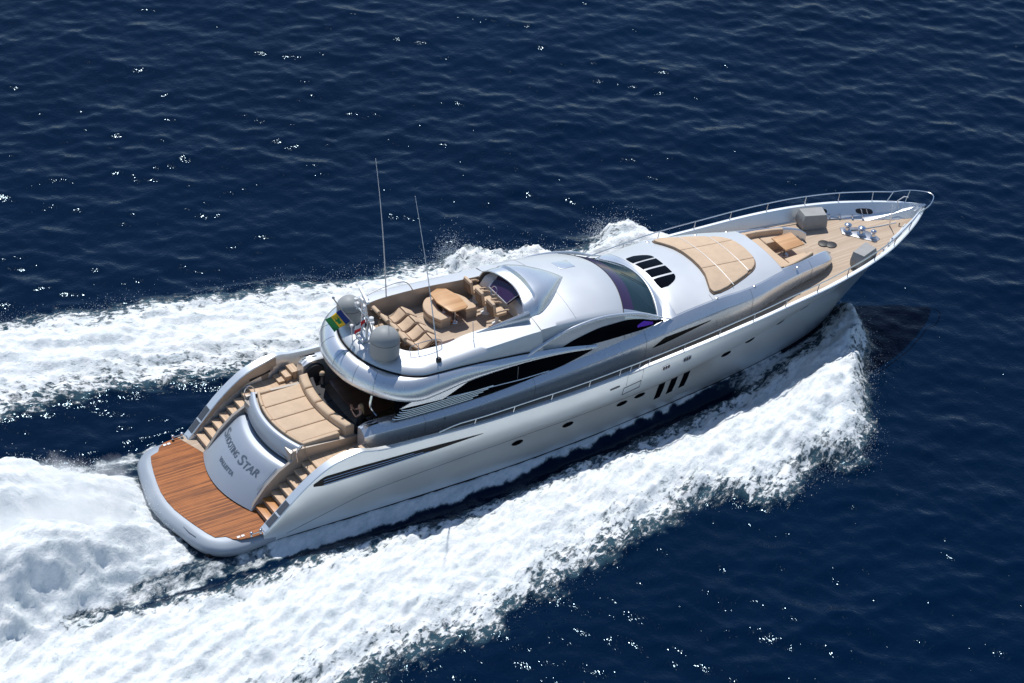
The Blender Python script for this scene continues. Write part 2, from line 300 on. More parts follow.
def build_sea():
    st = 0.10
    xs = np.arange(-13, 62, st); ys = np.arange(-26, 45, st)
    far = np.concatenate([np.arange(0.5, 45, 0.5), [50, 60, 80, 120, 200, 400, 1000, 3000, 8000.0]])
    X = np.concatenate([xs[0] - far[::-1], xs, xs[-1] + far]); Y = np.concatenate([ys[0] - far[::-1], ys, ys[-1] + far])
    gx, gy = np.meshgrid(X, Y, indexing='ij'); nx, ny = gx.shape
    inner = ss(np.minimum(np.minimum(gx - X[9], X[-10] - gx), np.minimum(gy - Y[9], Y[-10] - gy)), 0, 14)
    d, h, lc, sh = foam_fields(gx, gy); z, dx, dy = sea_h(gx, gy)
    calm = 1 - 0.75 * np.clip(d, 0, 1)
    gz = z * inner * calm + h * inner; px = gx + dx * inner * calm; py = gy + dy * inner * calm
    # keep the surface under the boat below its bottom plating
    hb = pl(gx, WL); under = (np.abs(gy) < hb - 0.35) & (gx > 0.4) & (gx < 30.5); gz = np.where(under, -0.45, gz); 
    V = np.stack([px, py, gz], -1).reshape(-1, 3).astype(np.float32)
    idx = np.arange(nx * ny).reshape(nx, ny); Fq = np.stack([idx[:-1, :-1], idx[1:, :-1], idx[1:, 1:], idx[:-1, 1:]], -1).reshape(-1, 4)
    me = bpy.data.meshes.new('sea'); me.vertices.add(len(V)); me.vertices.foreach_set('co', V.ravel()); nf = len(Fq)
    me.loops.add(nf * 4); me.loops.foreach_set('vertex_index', Fq.ravel().astype(np.int32)); me.polygons.add(nf)
    me.polygons.foreach_set('loop_start', np.arange(0, nf * 4, 4, dtype=np.int32)); me.polygons.foreach_set('use_smooth', np.ones(nf, bool)); me.update(calc_edges=True)
    for nm, arr in (('foam', d), ('lace', lc), ('sheet', sh)):
        a = me.attributes.new(nm, 'FLOAT', 'POINT'); a.data.foreach_set('value', np.clip(arr, 0, 1.2).ravel().astype(np.float32))
    def mb(t, b):
        at = lambda n: (lambda q: (setattr(q, 'attribute_name', n), q.outputs['Fac'])[1])(N(t, 'ShaderNodeAttribute'))
        foam, lace, sheet = at('foam'), at('lace'), at('sheet'); P = vmap(t)
        # coordinates that run out and aft from the bow on both sides, for torn streaks
        sx = N(t, 'ShaderNodeSeparateXYZ'); t.links.new(P, sx.inputs[0]); ay = math_(t, 'ABSOLUTE', sx.outputs['Y'])
        ca, sa = math.cos(0.42), math.sin(0.42)
        ua = math_(t, 'ADD', math_(t, 'MULTIPLY', sx.outputs['X'], -ca), math_(t, 'MULTIPLY', ay, sa)); va = math_(t, 'ADD', math_(t, 'MULTIPLY', sx.outputs['X'], sa), math_(t, 'MULTIPLY', ay, ca))
        fv = N(t, 'ShaderNodeCombineXYZ'); t.links.new(math_(t, 'MULTIPLY', ua, 0.42), fv.inputs[0]); t.links.new(va, fv.inputs[1])
        F = fv.outputs[0]
        n1 = noise(t, F, 2.0, 7, 0.64, 0.5); n2 = noise(t, P, 6.0, 6, 0.7, 0.3); n4 = noise(t, F, 6.5, 6, 0.72, 0.4)
        vo = N(t, 'ShaderNodeTexVoronoi'); vo.feature = 'DISTANCE_TO_EDGE'; vo.inputs['Scale'].default_value = 1.7
        wv = N(t, 'ShaderNodeVectorMath'); wv.operation = 'MULTIPLY_ADD'; nn = N(t, 'ShaderNodeTexNoise'); nn.inputs['Scale'].default_value = 1.5; nn.inputs['Detail'].default_value = 4; nn.inputs['Roughness'].default_value = 0.6
        t.links.new(P, nn.inputs['Vector']); t.links.new(nn.outputs['Color'], wv.inputs[0]); wv.inputs[1].default_value = (1.6, 1.6, 0); t.links.new(P, wv.inputs[2]); t.links.new(wv.outputs[0], vo.inputs['Vector'])
        cell = rampf(t, vo.outputs['Distance'], 0.02, 0.30)
        nmix = math_(t, 'ADD', math_(t, 'MULTIPLY', n1, 0.42), math_(t, 'ADD', math_(t, 'MULTIPLY', n2, 0.28), math_(t, 'MULTIPLY', n4, 0.30)))
        q = math_(t, 'ADD', foam, math_(t, 'MULTIPLY', math_(t, 'SUBTRACT', nmix, 0.49), 2.5))
        q = math_(t, 'ADD', q, math_(t, 'MULTIPLY', lace, math_(t, 'MULTIPLY', math_(t, 'SUBTRACT', n4, 0.5), 2.0)))
        q = math_(t, 'SUBTRACT', q, math_(t, 'MULTIPLY', math_(t, 'MULTIPLY', lace, cell), 0.45))
        white = rampf(t, q, 0.40, 0.86)
        thin = rampf(t, math_(t, 'ADD', foam, math_(t, 'MULTIPLY', math_(t, 'SUBTRACT', n1, 0.5), 1.2)), 0.15, 0.75)
        nb = noise(t, vmap(t, (0.06, 0.06, 1)), 1.0, 3); deep = mixc(t, nb, (0.0001, 0.0046, 0.0190), (0.0001, 0.0100, 0.0320))
        aer = mixc(t, n2, (0.03, 0.12, 0.17), (0.22, 0.38, 0.42))
        c = mixc(t, math_(t, 'MULTIPLY', thin, 0.30), deep, aer)
        fr = mixc(t, rampf(t, math_(t, 'ADD', math_(t, 'MULTIPLY', n4, 0.5), math_(t, 'MULTIPLY', n1, 0.5)), 0.38, 0.62), (0.64, 0.705, 0.72), (0.91, 0.925, 0.92)); c = mixc(t, white, c, fr); t.links.new(c, b.inputs['Base Color'])  # froth base colour: bluish low tone paints shadows into the white, in streaks
        t.links.new(math_(t, 'MULTIPLY_ADD', white, 0.73, 0.07), b.inputs['Roughness'])
        t.links.new(mixc(t, white, (0.50, 0.80, 1.0), (1.0, 1.0, 1.0)), b.inputs['Specular Tint']); b.inputs['IOR'].default_value = 1.333; t.links.new(math_(t, 'MULTIPLY_ADD', white, -0.12, 0.22), b.inputs['Specular IOR Level'])
        r1 = noise(t, vmap(t, (1.0, 1.0, 1), (0, 0, -0.98)), 3.2, 2, 0.55, 0.3); r2 = noise(t, vmap(t, (1.8, 1, 1), (0, 0, -0.98)), 8.0, 0.6, 0.5)
        rip = math_(t, 'ADD', math_(t, 'MULTIPLY', r1, 0.78), math_(t, 'MULTIPLY', r2, 0.34))
        fb = math_(t, 'ADD', math_(t, 'MULTIPLY', n2, 1.5), math_(t, 'ADD', math_(t, 'MULTIPLY', n4, 1.5), math_(t, 'MULTIPLY', noise(t, P, 22.0, 4, 0.7), 0.6)))
        m2 = N(t, 'ShaderNodeMix'); m2.data_type = 'FLOAT'; t.links.new(white, m2.inputs[0]); t.links.new(rip, m2.inputs[2]); t.links.new(fb, m2.inputs[3])
        bump(t, b, m2.outputs[0], 1.0, 0.029)
    m = mat('sea_water', (0.002, 0.012, 0.04), 0.06, build=mb); me.materials.append(m)
    o = bpy.data.objects.new('sea', me); COL.objects.link(o); tag(o, 'deep navy rippled sea with white wake foam around the yacht', 'sea', kind='structure')
    return o
build_sea()
def build_spray():
    """thousands of small flung drops and froth clots over the wake crests and their outer rims"""
    V = []; Fc = []; r = np.random.RandomState(3); pts = []
    def emit(n, fx, fy, zs, size, spread):
        for _ in range(n):
            u = r.rand(); x, y = fx(u), fy(u); x += r.randn() * spread; y += r.randn() * spread
            z = abs(r.randn()) * zs + 0.02; pts.append((x, y, z, size * (0.35 + r.rand()**2 * 1.6)))
    def rim(tab, x0, x1, off, sgn): return (lambda u: x0 + (x1 - x0) * u), None
    def run(n, tab, x0, x1, zs, size, spread, sgn, inward=0.0):
        for _ in range(n):
            x = x0 + (x1 - x0) * r.rand(); y = np.interp(x, [p[0] for p in tab], [p[1] for p in tab]) - sgn * inward * r.rand()
            cl = vnoise(np.array([x * 1.3]), np.array([y * 1.3]), 9)[0]
            if cl < 0.35 * r.rand() + 0.2: continue
            y += r.randn() * spread; x += r.randn() * spread
            pts.append((x, y, 0.05 + abs(r.randn()) * zs * (0.3 + cl), size * 0.34 * (0.3 + r.rand()**2 * 1.5)))
    run(13000, S_OUT, 17, 31, 0.45, 0.030, 0.40, -1, 1.5); run(8000, P_OUT, 17, 31, 0.5, 0.034, 0.42, 1, 1.6)
    run(6000, P_OUT, 17.9, 19.3, 0.55, 0.032, 0.3, 1, 1.0); run(6000, P_OUT, 24.2, 26.3, 0.55, 0.032, 0.3, 1, 1.0)
    run(7000, S_OUT, -8, 17, 0.14, 0.028, 0.40, -1, 1.0); run(7000, P_OUT, -5, 17, 0.25, 0.030, 0.42, 1, 1.0)
    run(1200, P_IN, -4, 12, 0.08, 0.020, 0.35, 1, 0)
    for _ in range(2500):
        bk = r.rand() * 8 + 1.5; x = 0.6 - bk; hf = np.interp(bk, [0, 2, 4, 6.5, 12], [2.8, 3.6, 4.9, 5.7, 6.1]); y = (2 * (r.rand() > 0.35) - 1) * hf * (1.0 + r.randn() * 0.05)
        pts.append((x, y, 0.15 + abs(r.randn()) * 0.25, 0.012 * (0.35 + r.rand()**2 * 1.6)))
    for _ in range(7000):
        bk = 0.8 + r.rand() * 11; x = 0.6 - bk; hf = np.interp(bk, [0, 4, 8, 30], [2.6, 4.0, 4.9, 6]); y = np.interp(bk, [0, 3, 8], [0, .25, .6]) + r.randn() * hf * .45
        if abs(y) > hf * 1.15: continue
        pts.append((x, y, max(0.1, np.interp(bk, [0, 1, 3, 6, 12], [0.1, .4, 1.3, 1.9, 1.9]) * (1 - (abs(y) / (hf * 1.25))**3) + r.randn() * .22), 0.012 * (0.35 + r.rand()**2 * 1.6)))
    for i, (x, y, z, s) in enumerate(pts):
        o = len(V); e = r.randn(4, 3) * 0.25
        base = np.array([(1, 0, -0.6), (-0.5, 0.87, -0.6), (-0.5, -0.87, -0.6), (0, 0, 1.0)]) + e
        V += [(x + q[0] * s, y + q[1] * s, z + q[2] * s) for q in base]; Fc += [(o, o + 2, o + 1), (o, o + 1, o + 3), (o + 1, o + 2, o + 3), (o + 2, o, o + 3)]
    o = link('sea_spray', V, Fc, mat('spray_drops', (0.9, 0.93, 0.94), 0.5), recalc=False, smooth=False)
    tag(o, 'fine white spray flung up along the edges of the wake', 'spray', kind='stuff')
build_spray()
def mist(c, rad, dens, lab, rot=0.0):
    q = bmesh.new(); bmesh.ops.create_uvsphere(q, u_segments=32, v_segments=16, radius=1.0)
    bmesh.ops.scale(q, vec=rad, verts=q.verts); me = bpy.data.meshes.new('spray_mist'); q.to_mesh(me); q.free(); me.shade_smooth()
    o = bpy.data.objects.new('spray_mist', me); COL.objects.link(o); o.location = c; o.rotation_euler = (0, 0, rot)
    m = bpy.data.materials.new('spray_mist'); m.use_nodes = True; t = m.node_tree; t.nodes.clear(); out = t.nodes.new('ShaderNodeOutputMaterial'); v = t.nodes.new('ShaderNodeVolumePrincipled')
    v.inputs['Color'].default_value = (0.985, 0.99, 0.99, 1); v.inputs['Anisotropy'].default_value = 0.0; t.links.new(v.outputs[0], out.inputs['Volume'])
    tc = t.nodes.new('ShaderNodeTexCoord'); mp = t.nodes.new('ShaderNodeMapping'); mp.inputs['Scale'].default_value = (1 / rad[0], 1 / rad[1], 1 / rad[2]); t.links.new(tc.outputs['Object'], mp.inputs['Vector'])
    ln = t.nodes.new('ShaderNodeVectorMath'); ln.operation = 'LENGTH'; t.links.new(mp.outputs[0], ln.inputs[0])
    n = noise(t, tc.outputs['Object'], 0.9, 3, 0.6); e = math_(t, 'SUBTRACT', math_(t, 'SUBTRACT', 1.0, ln.outputs['Value']), math_(t, 'MULTIPLY', math_(t, 'SUBTRACT', n, 0.35), 0.9))
    t.links.new(math_(t, 'MULTIPLY', rampf(t, e, 0.0, 0.55), dens), v.inputs['Density']); me.materials.append(m)
    tag(o, lab, 'mist', kind='stuff')
mist((-6.0, 0.2, 0.9), (6.4, 4.3, 2.1), 1.8, 'soft white mist over the churned water behind the swim platform', 0.05)
# ================================================================== YACHT
Y = empty('motor_yacht'); tag(Y, 'sleek silver motor yacht under way, teak swim platform at its stern and long pointed bow', 'yacht')
zs_f = T((2.4, .60), (3.0, 1.2), (3.7, 1.92), (4.4, 2.5), (5.0, 2.86), (5.6, 3.05), (6.3, 3.14), (6.8, 3.03), (7.6, 2.93), (9, 2.87), (12, 2.75), (15, 2.77), (18, 2.91), (21, 3.16), (24, 3.42), (26, 3.53), (28, 3.63), (30, 3.74), (32, 3.81), (34, 3.87), (35.35, 3.9))
B_f = T((2.4, 3.40), (4, 3.5), (8, 3.57), (14, 3.6), (20, 3.57), (22, 3.54), (24, 3.46), (26, 3.27), (28, 3.06), (30, 2.69), (31, 2.42), (32, 2.08), (33, 1.62), (34, 1.08), (34.7, .62), (35.2, .22), (35.35, .06))
ykn = T((2.4, 3.37), (5, 3.45), (8, 3.5), (14, 3.5), (17, 3.45), (20, 3.32), (22.5, 3.10), (26, 2.62), (29, 2.0), (31, 1.45), (33, .80), (34.5, .35), (35.35, .03))
zkn = T((2.4, .15), (3.3, .33), (5, .74), (6.8, 1.12), (9.7, 1.3), (12.7, 1.43), (17, 1.58), (20, 1.72), (22.5, 1.92), (26, 2.3), (29, 2.65), (31, 2.92), (33, 3.28), (34.5, 3.62), (35.35, 3.86))
ywl = T((2.4, 3.3), (5, 3.38), (8, 3.43), (12, 3.46), (16, 3.28), (20, 2.88), (24, 2.36), (27, 1.82), (29, 1.25), (30.5, .55), (31.2, .04), (35.35, .015))
zst = lin((2, -.5), (30.6, -.5), (31.2, 0), (35.35, 3.84))
cap_f = lin((2.4, .40), (5.8, .40), (6.6, .22), (9, .17), (26, .16), (33, .2), (34.6, .16), (35.2, .06), (35.35, .02))
foot_f = lin((2.4, .44), (5.8, .44), (6.6, .26), (9, .22), (22, .24), (27, .34), (31, .46), (33, .62), (34.2, .7), (35.0, .40), (35.3, .14), (35.35, .04))
zd_f = lin((2.4, .45), (6.2, .5), (6.5, 2.33), (12, 2.25), (18, 2.42), (24, 2.85), (27, 3.05), (31, 3.22), (34, 3.3), (35.35, 3.35))
def hull_pts(x):
    zl = max(.02, zst(x)); zb = zst(x); B = B_f(x); s = zs_f(x); yk, zk = ykn(x), zkn(x); zk = min(zk, s - .12); P = []
    P.append((0.0, zb if x > 31.2 else -.6)); P.append((ywl(x) * .8, zb if x > 31.2 else -.45)); P.append((ywl(x), zl))
    for t in (.33, .66): P.append((ywl(x) + (yk - ywl(x)) * (t**0.9), zl + (zk - zl) * t))
    P.append((yk, zk))
    P.append((yk + (B - yk) * .12 + .012, zk + (s - zk) * .04))
    for t in (.2, .4, .6, .8, .93): P.append((yk + (B - yk) * (t**.72) + 0.03 * math.sin(PI * t) , zk + (s - zk) * t))
    P.append((B, s - .035)); P.append((B - .025, s))
    return P
def hull_y(x, z):
    P = hull_pts(x)[2:]; return float(np.interp(z, [p[1] for p in P], [p[0] for p in P]))
def hull_sec(x):
    P = hull_pts(x); B = B_f(x); s = zs_f(x); c = min(cap_f(x), B * .7); ft = min(foot_f(x), B * .9); zd = min(zd_f(x), s - .05)
    P = P + [(B - c + .02, s + .004), (B - c, s - .03), (B - ft, zd)]
    return P
xs_h = sorted(set([2.4, 2.55, 2.8, 3.1, 3.4, 3.7, 4.05, 4.4, 4.7, 5, 5.3, 5.6, 5.95, 6.15, 6.3, 6.45, 6.6, 6.8, 7.1, 7.6] + frange(8, 30, 40) + frange(30, 35.35, 26)))
hb_ = MB()
rows = []
for x in xs_h:
    P = hull_sec(x); rows.append([(x, -y, z) for y, z in P[::-1]] + [(x, y, z) for y, z in P[1:]])
hb_.grid(rows, cap_u=False)
hb_.f.append(tuple(range(3, len(rows[0]) - 3)))   # transom closing
hull = hb_.build('hull', M['hullp'], Y, sharp=32)

def on_side(mb, outline, yf, off, sgn=-1, n=None, back=0.03):
    """fan patch following a side surface; outline in (x, z), convex"""
    cx = sum(p[0] for p in outline) / len(outline); cz = sum(p[1] for p in outline) / len(outline); V = []; Fc = []; k = len(outline)
    for rr, o in ((1.0, -back), (1.0, off), (.66, off), (.33, off)):
        for (x, z) in outline:
            X, Z = cx + (x - cx) * rr, cz + (z - cz) * rr; V.append((X, sgn * (yf(X, Z) + o), Z))
    V.append((cx, sgn * (yf(cx, cz) + off), cz))
    for a in range(3):
        for i in range(k): Fc.append((a * k + i, a * k + (i + 1) % k, (a + 1) * k + (i + 1) % k, (a + 1) * k + i))
    for i in range(k): Fc.append((3 * k + i, 3 * k + (i + 1) % k, 4 * k))
    mb.add(V, Fc)
def band_side(mb, xa, xb, zlo, zhi, yf, off, sgn=-1, nx=40, nz=4, back=0.03):
    rows = []
    for x in frange(xa, xb, nx):
        a, b = zlo(x), zhi(x); b = max(b, a + .002); r = [(x, sgn * (yf(x, a) - back), a)]
        for j in range(nz + 1): z = a + (b - a) * j / nz; r.append((x, sgn * (yf(x, z) + off), z))
        r.append((x, sgn * (yf(x, b) - back), b)); rows.append(r)
    mb.grid(rows, cap_u=True)
def ell(cx, cz, a, b, tilt=0.0, n=20, p=2.0):
    out = []
    for i in range(n):
        t = 2 * PI * i / n; c, s = math.cos(t), math.sin(t); u = a * math.copysign(abs(c)**(2 / p), c); v = b * math.copysign(abs(s)**(2 / p), s)
        out.append((cx + u * math.cos(tilt) - v * math.sin(tilt), cz + u * math.sin(tilt) + v * math.cos(tilt)))
    return out
# boot stripe, knuckle groove
for sg in (-1, 1):
    g = MB(); g.tube([(x, sg * (ykn(x) + .004), zkn(x) + .01) for x in frange(3.3, 30, 60)], .012, 5); g.build('knuckle_line', M['grille'], Y)
    g = MB(); band_side(g, 3.0, 30.2, lambda x: .03, lambda x: .14, hull_y, .006, sg, 60, 1); g.build('boot_stripe', M['tint'], Y)
# portholes
for sg in (-1, 1):
    for px, pz in ((13.15, 1.2), (15.45, 1.27), (18.0, 1.38), (18.85, 1.47), (23.2, 1.86), (24.45, 2.06), (26.1, 2.3), (27.4, 2.5)):
        f = MB(); on_side(f, ell(px, pz, .26, .11, .06), hull_y, .012, sg); fo = f.build('porthole', M['tint'], Y)
        p = MB(); on_side(p, ell(px, pz, .21, .075, .06), hull_y, .018, sg); p.build('pane', M['glass'], fo)
    # three tall slanted hull windows
    for gx in (19.86, 20.47, 21.1):
        z0, z1 = zkn(gx) - .86, zkn(gx) - .03
        g = MB(); on_side(g, [(gx - .15, z0), (gx + .14, z0 + .03), (gx + .20, (z0 + z1) / 2), (gx + .21, z1 + .02), (gx - .10, z1), (gx - .13, (z0 + z1) / 2)], hull_y, .014, sg); g.build('hull_window', M['glass'], Y)
    # mooring openings with their chrome frames
    for hx, hz, a in ((19.85, 2.62, .21), (20.85, 2.70, .21)):
        g = MB(); on_side(g, ell(hx, hz, a, .12, .12, p=3.5), hull_y, .016, sg); fo = g.build('fairlead', M['chrome'], Y)
        for k in (-1, 0, 1):
            q = MB(); on_side(q, ell(hx + k * .115, hz + .012 * k, .046, .075, p=4, n=12), hull_y, .022, sg); q.build('fairlead_opening', M['black'], fo)
    q = MB(); on_side(q, ell(17.45, 2.42, .23, .045, .10, p=4), hull_y, .012, sg); q.build('vent_slot', M['grille'], Y)
    # boarding gate panel lines
    q = MB(); loop = [(17.86, 1.92), (18.66, 2.04), (18.70, 2.37), (17.90, 2.25), (17.86, 1.92)]
    q.tube([(x, sg * (hull_y(x, z) + .006), z) for x, z in loop], .016, 5); q.build('hatch_frame', M['grille'], Y)
    q = MB(); loop = [(17.98, 2.34), (18.02, zs_f(18) - .06), (18.74, zs_f(18.7) - .06), (18.72, 2.44)]
    q.tube([(x, sg * (hull_y(x, z) + .003), z) for x, z in loop], .007, 5); q.build('gate_seam', M['grille'], Y)
    # dark gill streak on the quarter with its bright bars
    zu = T((4.35, 2.30), (4.9, 2.52), (5.9, 2.52), (7.2, 2.48), (8.9, 2.42), (11.5, 2.27)); zl_ = T((4.35, 2.20), (4.9, 2.12), (5.9, 2.13), (7.2, 2.14), (8.9, 2.17), (11.5, 2.26))
    q = MB(); band_side(q, 4.35, 11.5, lambda x: min(zl_(x), zs_f(x) - .25), lambda x: min(zu(x), zs_f(x) - .16), hull_y, .012, sg, 50, 3); gl = q.build('quarter_intake', M['tint'], Y)
    for k, (f, xe) in enumerate(((.12, 9.2), (.42, 8.9), (.70, 8.5))):
        q = MB(); q.tube([(x, sg * (hull_y(x, 0) * 0 + hull_y(x, zl_(x) + (zu(x) - zl_(x)) * f) + .018), zl_(x) + (zu(x) - zl_(x)) * f) for x in frange(4.75, xe, 24)], .016 if k else .026, 5); q.build('intake_bar', M['chrome'], gl)
    # soft crease at the quarter and grilles on the foot of the wing
    def wing_pt(x, u, h=.012):
        z = zs_f(x) + h; c = cap_f(x); return (x, sg * (B_f(x) - c + .05 + (c - .09) * u), z)
    for xa, xb in ((2.62, 2.98), (3.04, 3.42)):
        q = MB(); q.grid([[wing_pt(x, u, .014) for u in (0, .33, .66, 1)] for x in frange(xa, xb, 5)]); q.build('vent_grille', M['grille'], Y)
    for xa in (2.47, 3.0):
        q = MB(); q.tube([wing_pt(xa, 0, .02), wing_pt(xa, 1, .02)], .02, 6); q.build('grille_bar', M['chrome'], Y)

# ---------------- decks
dk = MB()
for sg in (-1, 1):
    rows = []
    for x in frange(6.5, 35.0, 90):
        yo = max(B_f(x) - min(foot_f(x), B_f(x) * .9) + .005, 0.01); yi = 2.15 if x < 10.2 else 0.0; yi = min(yi, yo); z = zd_f(x) + .006
        rows.append([(x, sg * (yi + (yo - yi) * t), z + 0.03 * (1 - t) * (x > 29)) for t in (0, .25, .5, .75, 1)])
    dk.grid(rows)
dk.build('teak_deck', M['teakd'], Y)
q = MB()
for sg in (-1, 1): q.tube([(x, sg * (B_f(x) - min(foot_f(x), B_f(x) * .9) - .03), zd_f(x) + .02) for x in frange(24, 34.3, 40)], .03, 5)
q.build('deck_margin', M['gel'], Y)

# ---------------- swim platform
outer = [(-.40, 0), (-.36, .6), (-.27, 1.1), (-.12, 1.7), (.02, 2.3), (.22, 2.8), (.46, 3.1), (.85, 3.38), (1.4, 3.5), (2.1, 3.5), (2.9, 3.42)]
full = smooth_path([(x, -y) for x, y in outer[::-1]] + outer[1:], 5)
q = MB(); rows = []
for x, y in full:
    d = Vector((x - 2.2, y * .8)).normalized()
    rows.append([(x - d.x * k, y - d.y * k, z) for k, z in ((.9, -.25), (.35, -.2), (.12, .04), (.03, .20), (.01, .33), (.05, .42), (.11, .47), (.30, .565), (.44, .60))] + [(3.6, y * .95, .60)])
q.grid(rows); q.build('swim_platform', M['rim'], Y, sharp=50)
teak_o = [(.12, 0), (.16, .6), (.26, 1.1), (.42, 1.75), (.60, 2.35), (.76, 2.74), (1.12, 2.86), (1.28, 3.10), (1.55, 3.27), (1.95, 3.33), (2.9, 3.33)]
tf = [(x, -y) for x, y in teak_o[::-1]] + teak_o[1:]
q = MB(); q.slab(tf + [(3.1, 3.33), (3.1, -3.33)], .59, .622, .006); q.build('teak_platform', M['teakp'], Y, sharp=30)
q = MB(); q.slab([(2.15, 3.34), (3.1, 3.34), (3.1, 2.0), (2.62, 2.0), (2.36, 2.75)], .60, .628, .004); q.build('dry_teak_corner', M['teakd'], Y, sharp=30)
for sg in (-1, 1):
    for cxx in (1.94, 2.32):
        c = MB(); c.lathe((cxx, sg * 3.30, .62), [(.045, 0), (.05, .02), (.03, .05), (.03, .12), (.06, .15), (.06, .19), (.02, .21)], 12); c.build('bollard', M['chrome'], Y)
    c = MB(); c.tube([(1.9, sg * 3.30, .72), (2.36, sg * 3.30, .72)], .022, 8); c.build('bollard_bar', M['chrome'], Y)
    c = MB()
    for k in range(2): c.box((1.52 + .17 * k, sg * 3.12 , .632), (.13, .10, .02), r=.004)
    c.build('light_plate', M['white'], Y)
q = MB(); q.tube([(.06, -1.55, .525), (.10, -1.95, .525), (.20, -2.3, .525)], .010, 5); q.build('platform_seam', M['grille'], Y)
# underwater exhaust recess / rudder support under the platform corner
q = MB(); q.box((.62, -2.75, .0), (.5, .5, .4), r=.08); q.build('exhaust_housing', M['black'], Y)

# ---------------- garage door (curved transom) and transom block
gprof = smooth_path([(2.10, .66), (2.38, .98), (2.75, 1.36), (3.08, 1.64), (3.36, 1.88), (3.62, 2.03), (3.86, 2.06)], 5)
def gx_(p, y): return p[0] + .125 * y * y
gw = lambda s: 2.02 - .10 * s
q = MB(); rows = []
for i in range(len(gprof)):
    s = i / (len(gprof) - 1); rows.append([(gx_(gprof[i], y * gw(s)), y * gw(s), gprof[i][1] + .02 * (1 - y**4)) for y in frange(-1, 1, 25)])
q.grid(rows); gd = q.build('garage_door', M['door'], Y)
def gsurf(y, s, off=.012):
    f = s * (len(gprof) - 1); i = min(int(f), len(gprof) - 2); t = f - i; a, b = gprof[i], gprof[i + 1]; x = a[0] + (b[0] - a[0]) * t; z = a[1] + (b[1] - a[1]) * t
    nx_, nz_ = -(b[1] - a[1]), (b[0] - a[0]); L = math.hypot(nx_, nz_); return (x + .125 * y * y + nx_ / L * off, y, z + nz_ / L * off + .02)
arc = [0]
for i in range(1, len(gprof)): arc.append(arc[-1] + math.hypot(gprof[i][0] - gprof[i - 1][0], gprof[i][1] - gprof[i - 1][1]))
def text_on_door(txt, size, ystart, sbase, name, width=None, bold=.008, sx=1.0):
    cu = bpy.data.curves.new(name, 'FONT'); cu.body = txt; cu.size = size; cu.offset = bold; cu.resolution_u = 4
    to = bpy.data.objects.new(name, cu); COL.objects.link(to); bpy.context.view_layer.update()
    me = to.evaluated_get(bpy.context.evaluated_depsgraph_get()).to_mesh(); V = [v.co.copy() for v in me.vertices]; Fc = [tuple(p.vertices) for p in me.polygons]; w_ = max(v.x for v in V)
    bm = bmesh.new(); bm.from_mesh(me); bmesh.ops.triangulate(bm, faces=bm.faces); V = [v.co.copy() for v in bm.verts]; Fc = [tuple(v.index for v in f.verts) for f in bm.faces]; bm.free(); to.evaluated_get(bpy.context.evaluated_depsgraph_get()).to_mesh_clear()
    bpy.data.objects.remove(to); k = (width / w_) if width else 1.0
    out = []
    for v in V:
        y = ystart - v.x * k; s = (sbase + v.y) / arc[-1]; out.append(gsurf(y, min(max(s, 0), 1)))
    return out, Fc, w_ * k
def letters(parts, base, yst, nm):
    mb = MB(); y = yst
    for txt, size, wd in parts: V, Fc, w_ = text_on_door(txt, size, y, base, nm, wd); mb.add(V, Fc); y -= w_ + .03
    o = mb.build(nm, M['letter'], gd, smooth=False, recalc=False); return o
letters((("S", .50, .28), ("HOOTING", .34, 1.30)), 1.02, 1.66, 'name_lettering'); letters((("S", .54, .33), ("TAR", .39, .86)), 0.98, -.10, 'name_lettering')
letters((("VALLETTA", .145, 1.16),), .58, .72, 'port_lettering')
c = MB(); c.tube([gsurf(-1.72, .28, .05), gsurf(-1.73, .5, .06), gsurf(-1.70, .72, .05)], .022, 6); c.build('door_handle', M['dull'], gd)
# shadow gap under the door, recess and rim band round the sun pad
tb = MB(); prof = [(3.86, 2.00), (4.00, 2.06), (4.06, 2.18), (4.03, 2.30), (3.93, 2.34), (3.92, 2.38), (4.00, 2.58), (4.08, 2.76), (4.13, 2.83), (4.22, 2.86), (4.30, 2.85), (4.32, 2.70)]
ww = [1.93, 1.93, 1.93, 1.95, 2.0, 2.0, 2.0, 2.0, 1.98, 1.93, 1.90, 1.88]
tb.grid([[(p[0] + .115 * (y * w_)**2, y * w_, p[1]) for y in frange(-1, 1, 25)] for p, w_ in zip(prof, ww)]); tb.build('transom_rim', M['door'], Y)
rc = MB(); rc.grid([[(p[0] + .12 * (y * 1.90)**2, y * 1.90, p[1]) for y in frange(-1, 1, 21)] for p in ((3.95, 2.09), (4.06, 2.13), (4.08, 2.30), (3.98, 2.40))]); rc.build('recess_shadow_gap', M['grille'], Y)
sb = MB()
for sg in (-1, 1):   # side cheeks of the transom block
    pts = [(2.56, .6), (2.75, .95), (3.2, 1.55), (3.75, 2.05), (4.3, 2.35), (4.34, 2.78), (4.6, 2.80), (7.0, 2.62), (7.0, 1.9), (4.9, 1.9), (4.9, .6)]
    V = [(x, sg * 1.98, z) for x, z in pts] + [(x, sg * 1.86, z) for x, z in pts]; n = len(pts)
    sb.add(V, [tuple(range(n)), tuple(range(n, 2 * n))] + [(i, (i + 1) % n, n + (i + 1) % n, n + i) for i in range(n)])
sb.box((5.5, 0, 2.40), (2.5, 3.76, .5), r=.02)
sb.build('transom_block', M['bronze'], Y, sharp=30)
c = MB(); c.slab([(4.3, -1.9), (4.3, 1.9), (2.3, 1.9), (2.12, 0), (2.3, -1.9)], .45, .60, 0); c.box((4.4, 0, 1.1), (1.0, 3.6, 1.2), r=0); c.build('garage_interior', M['black'], Y)
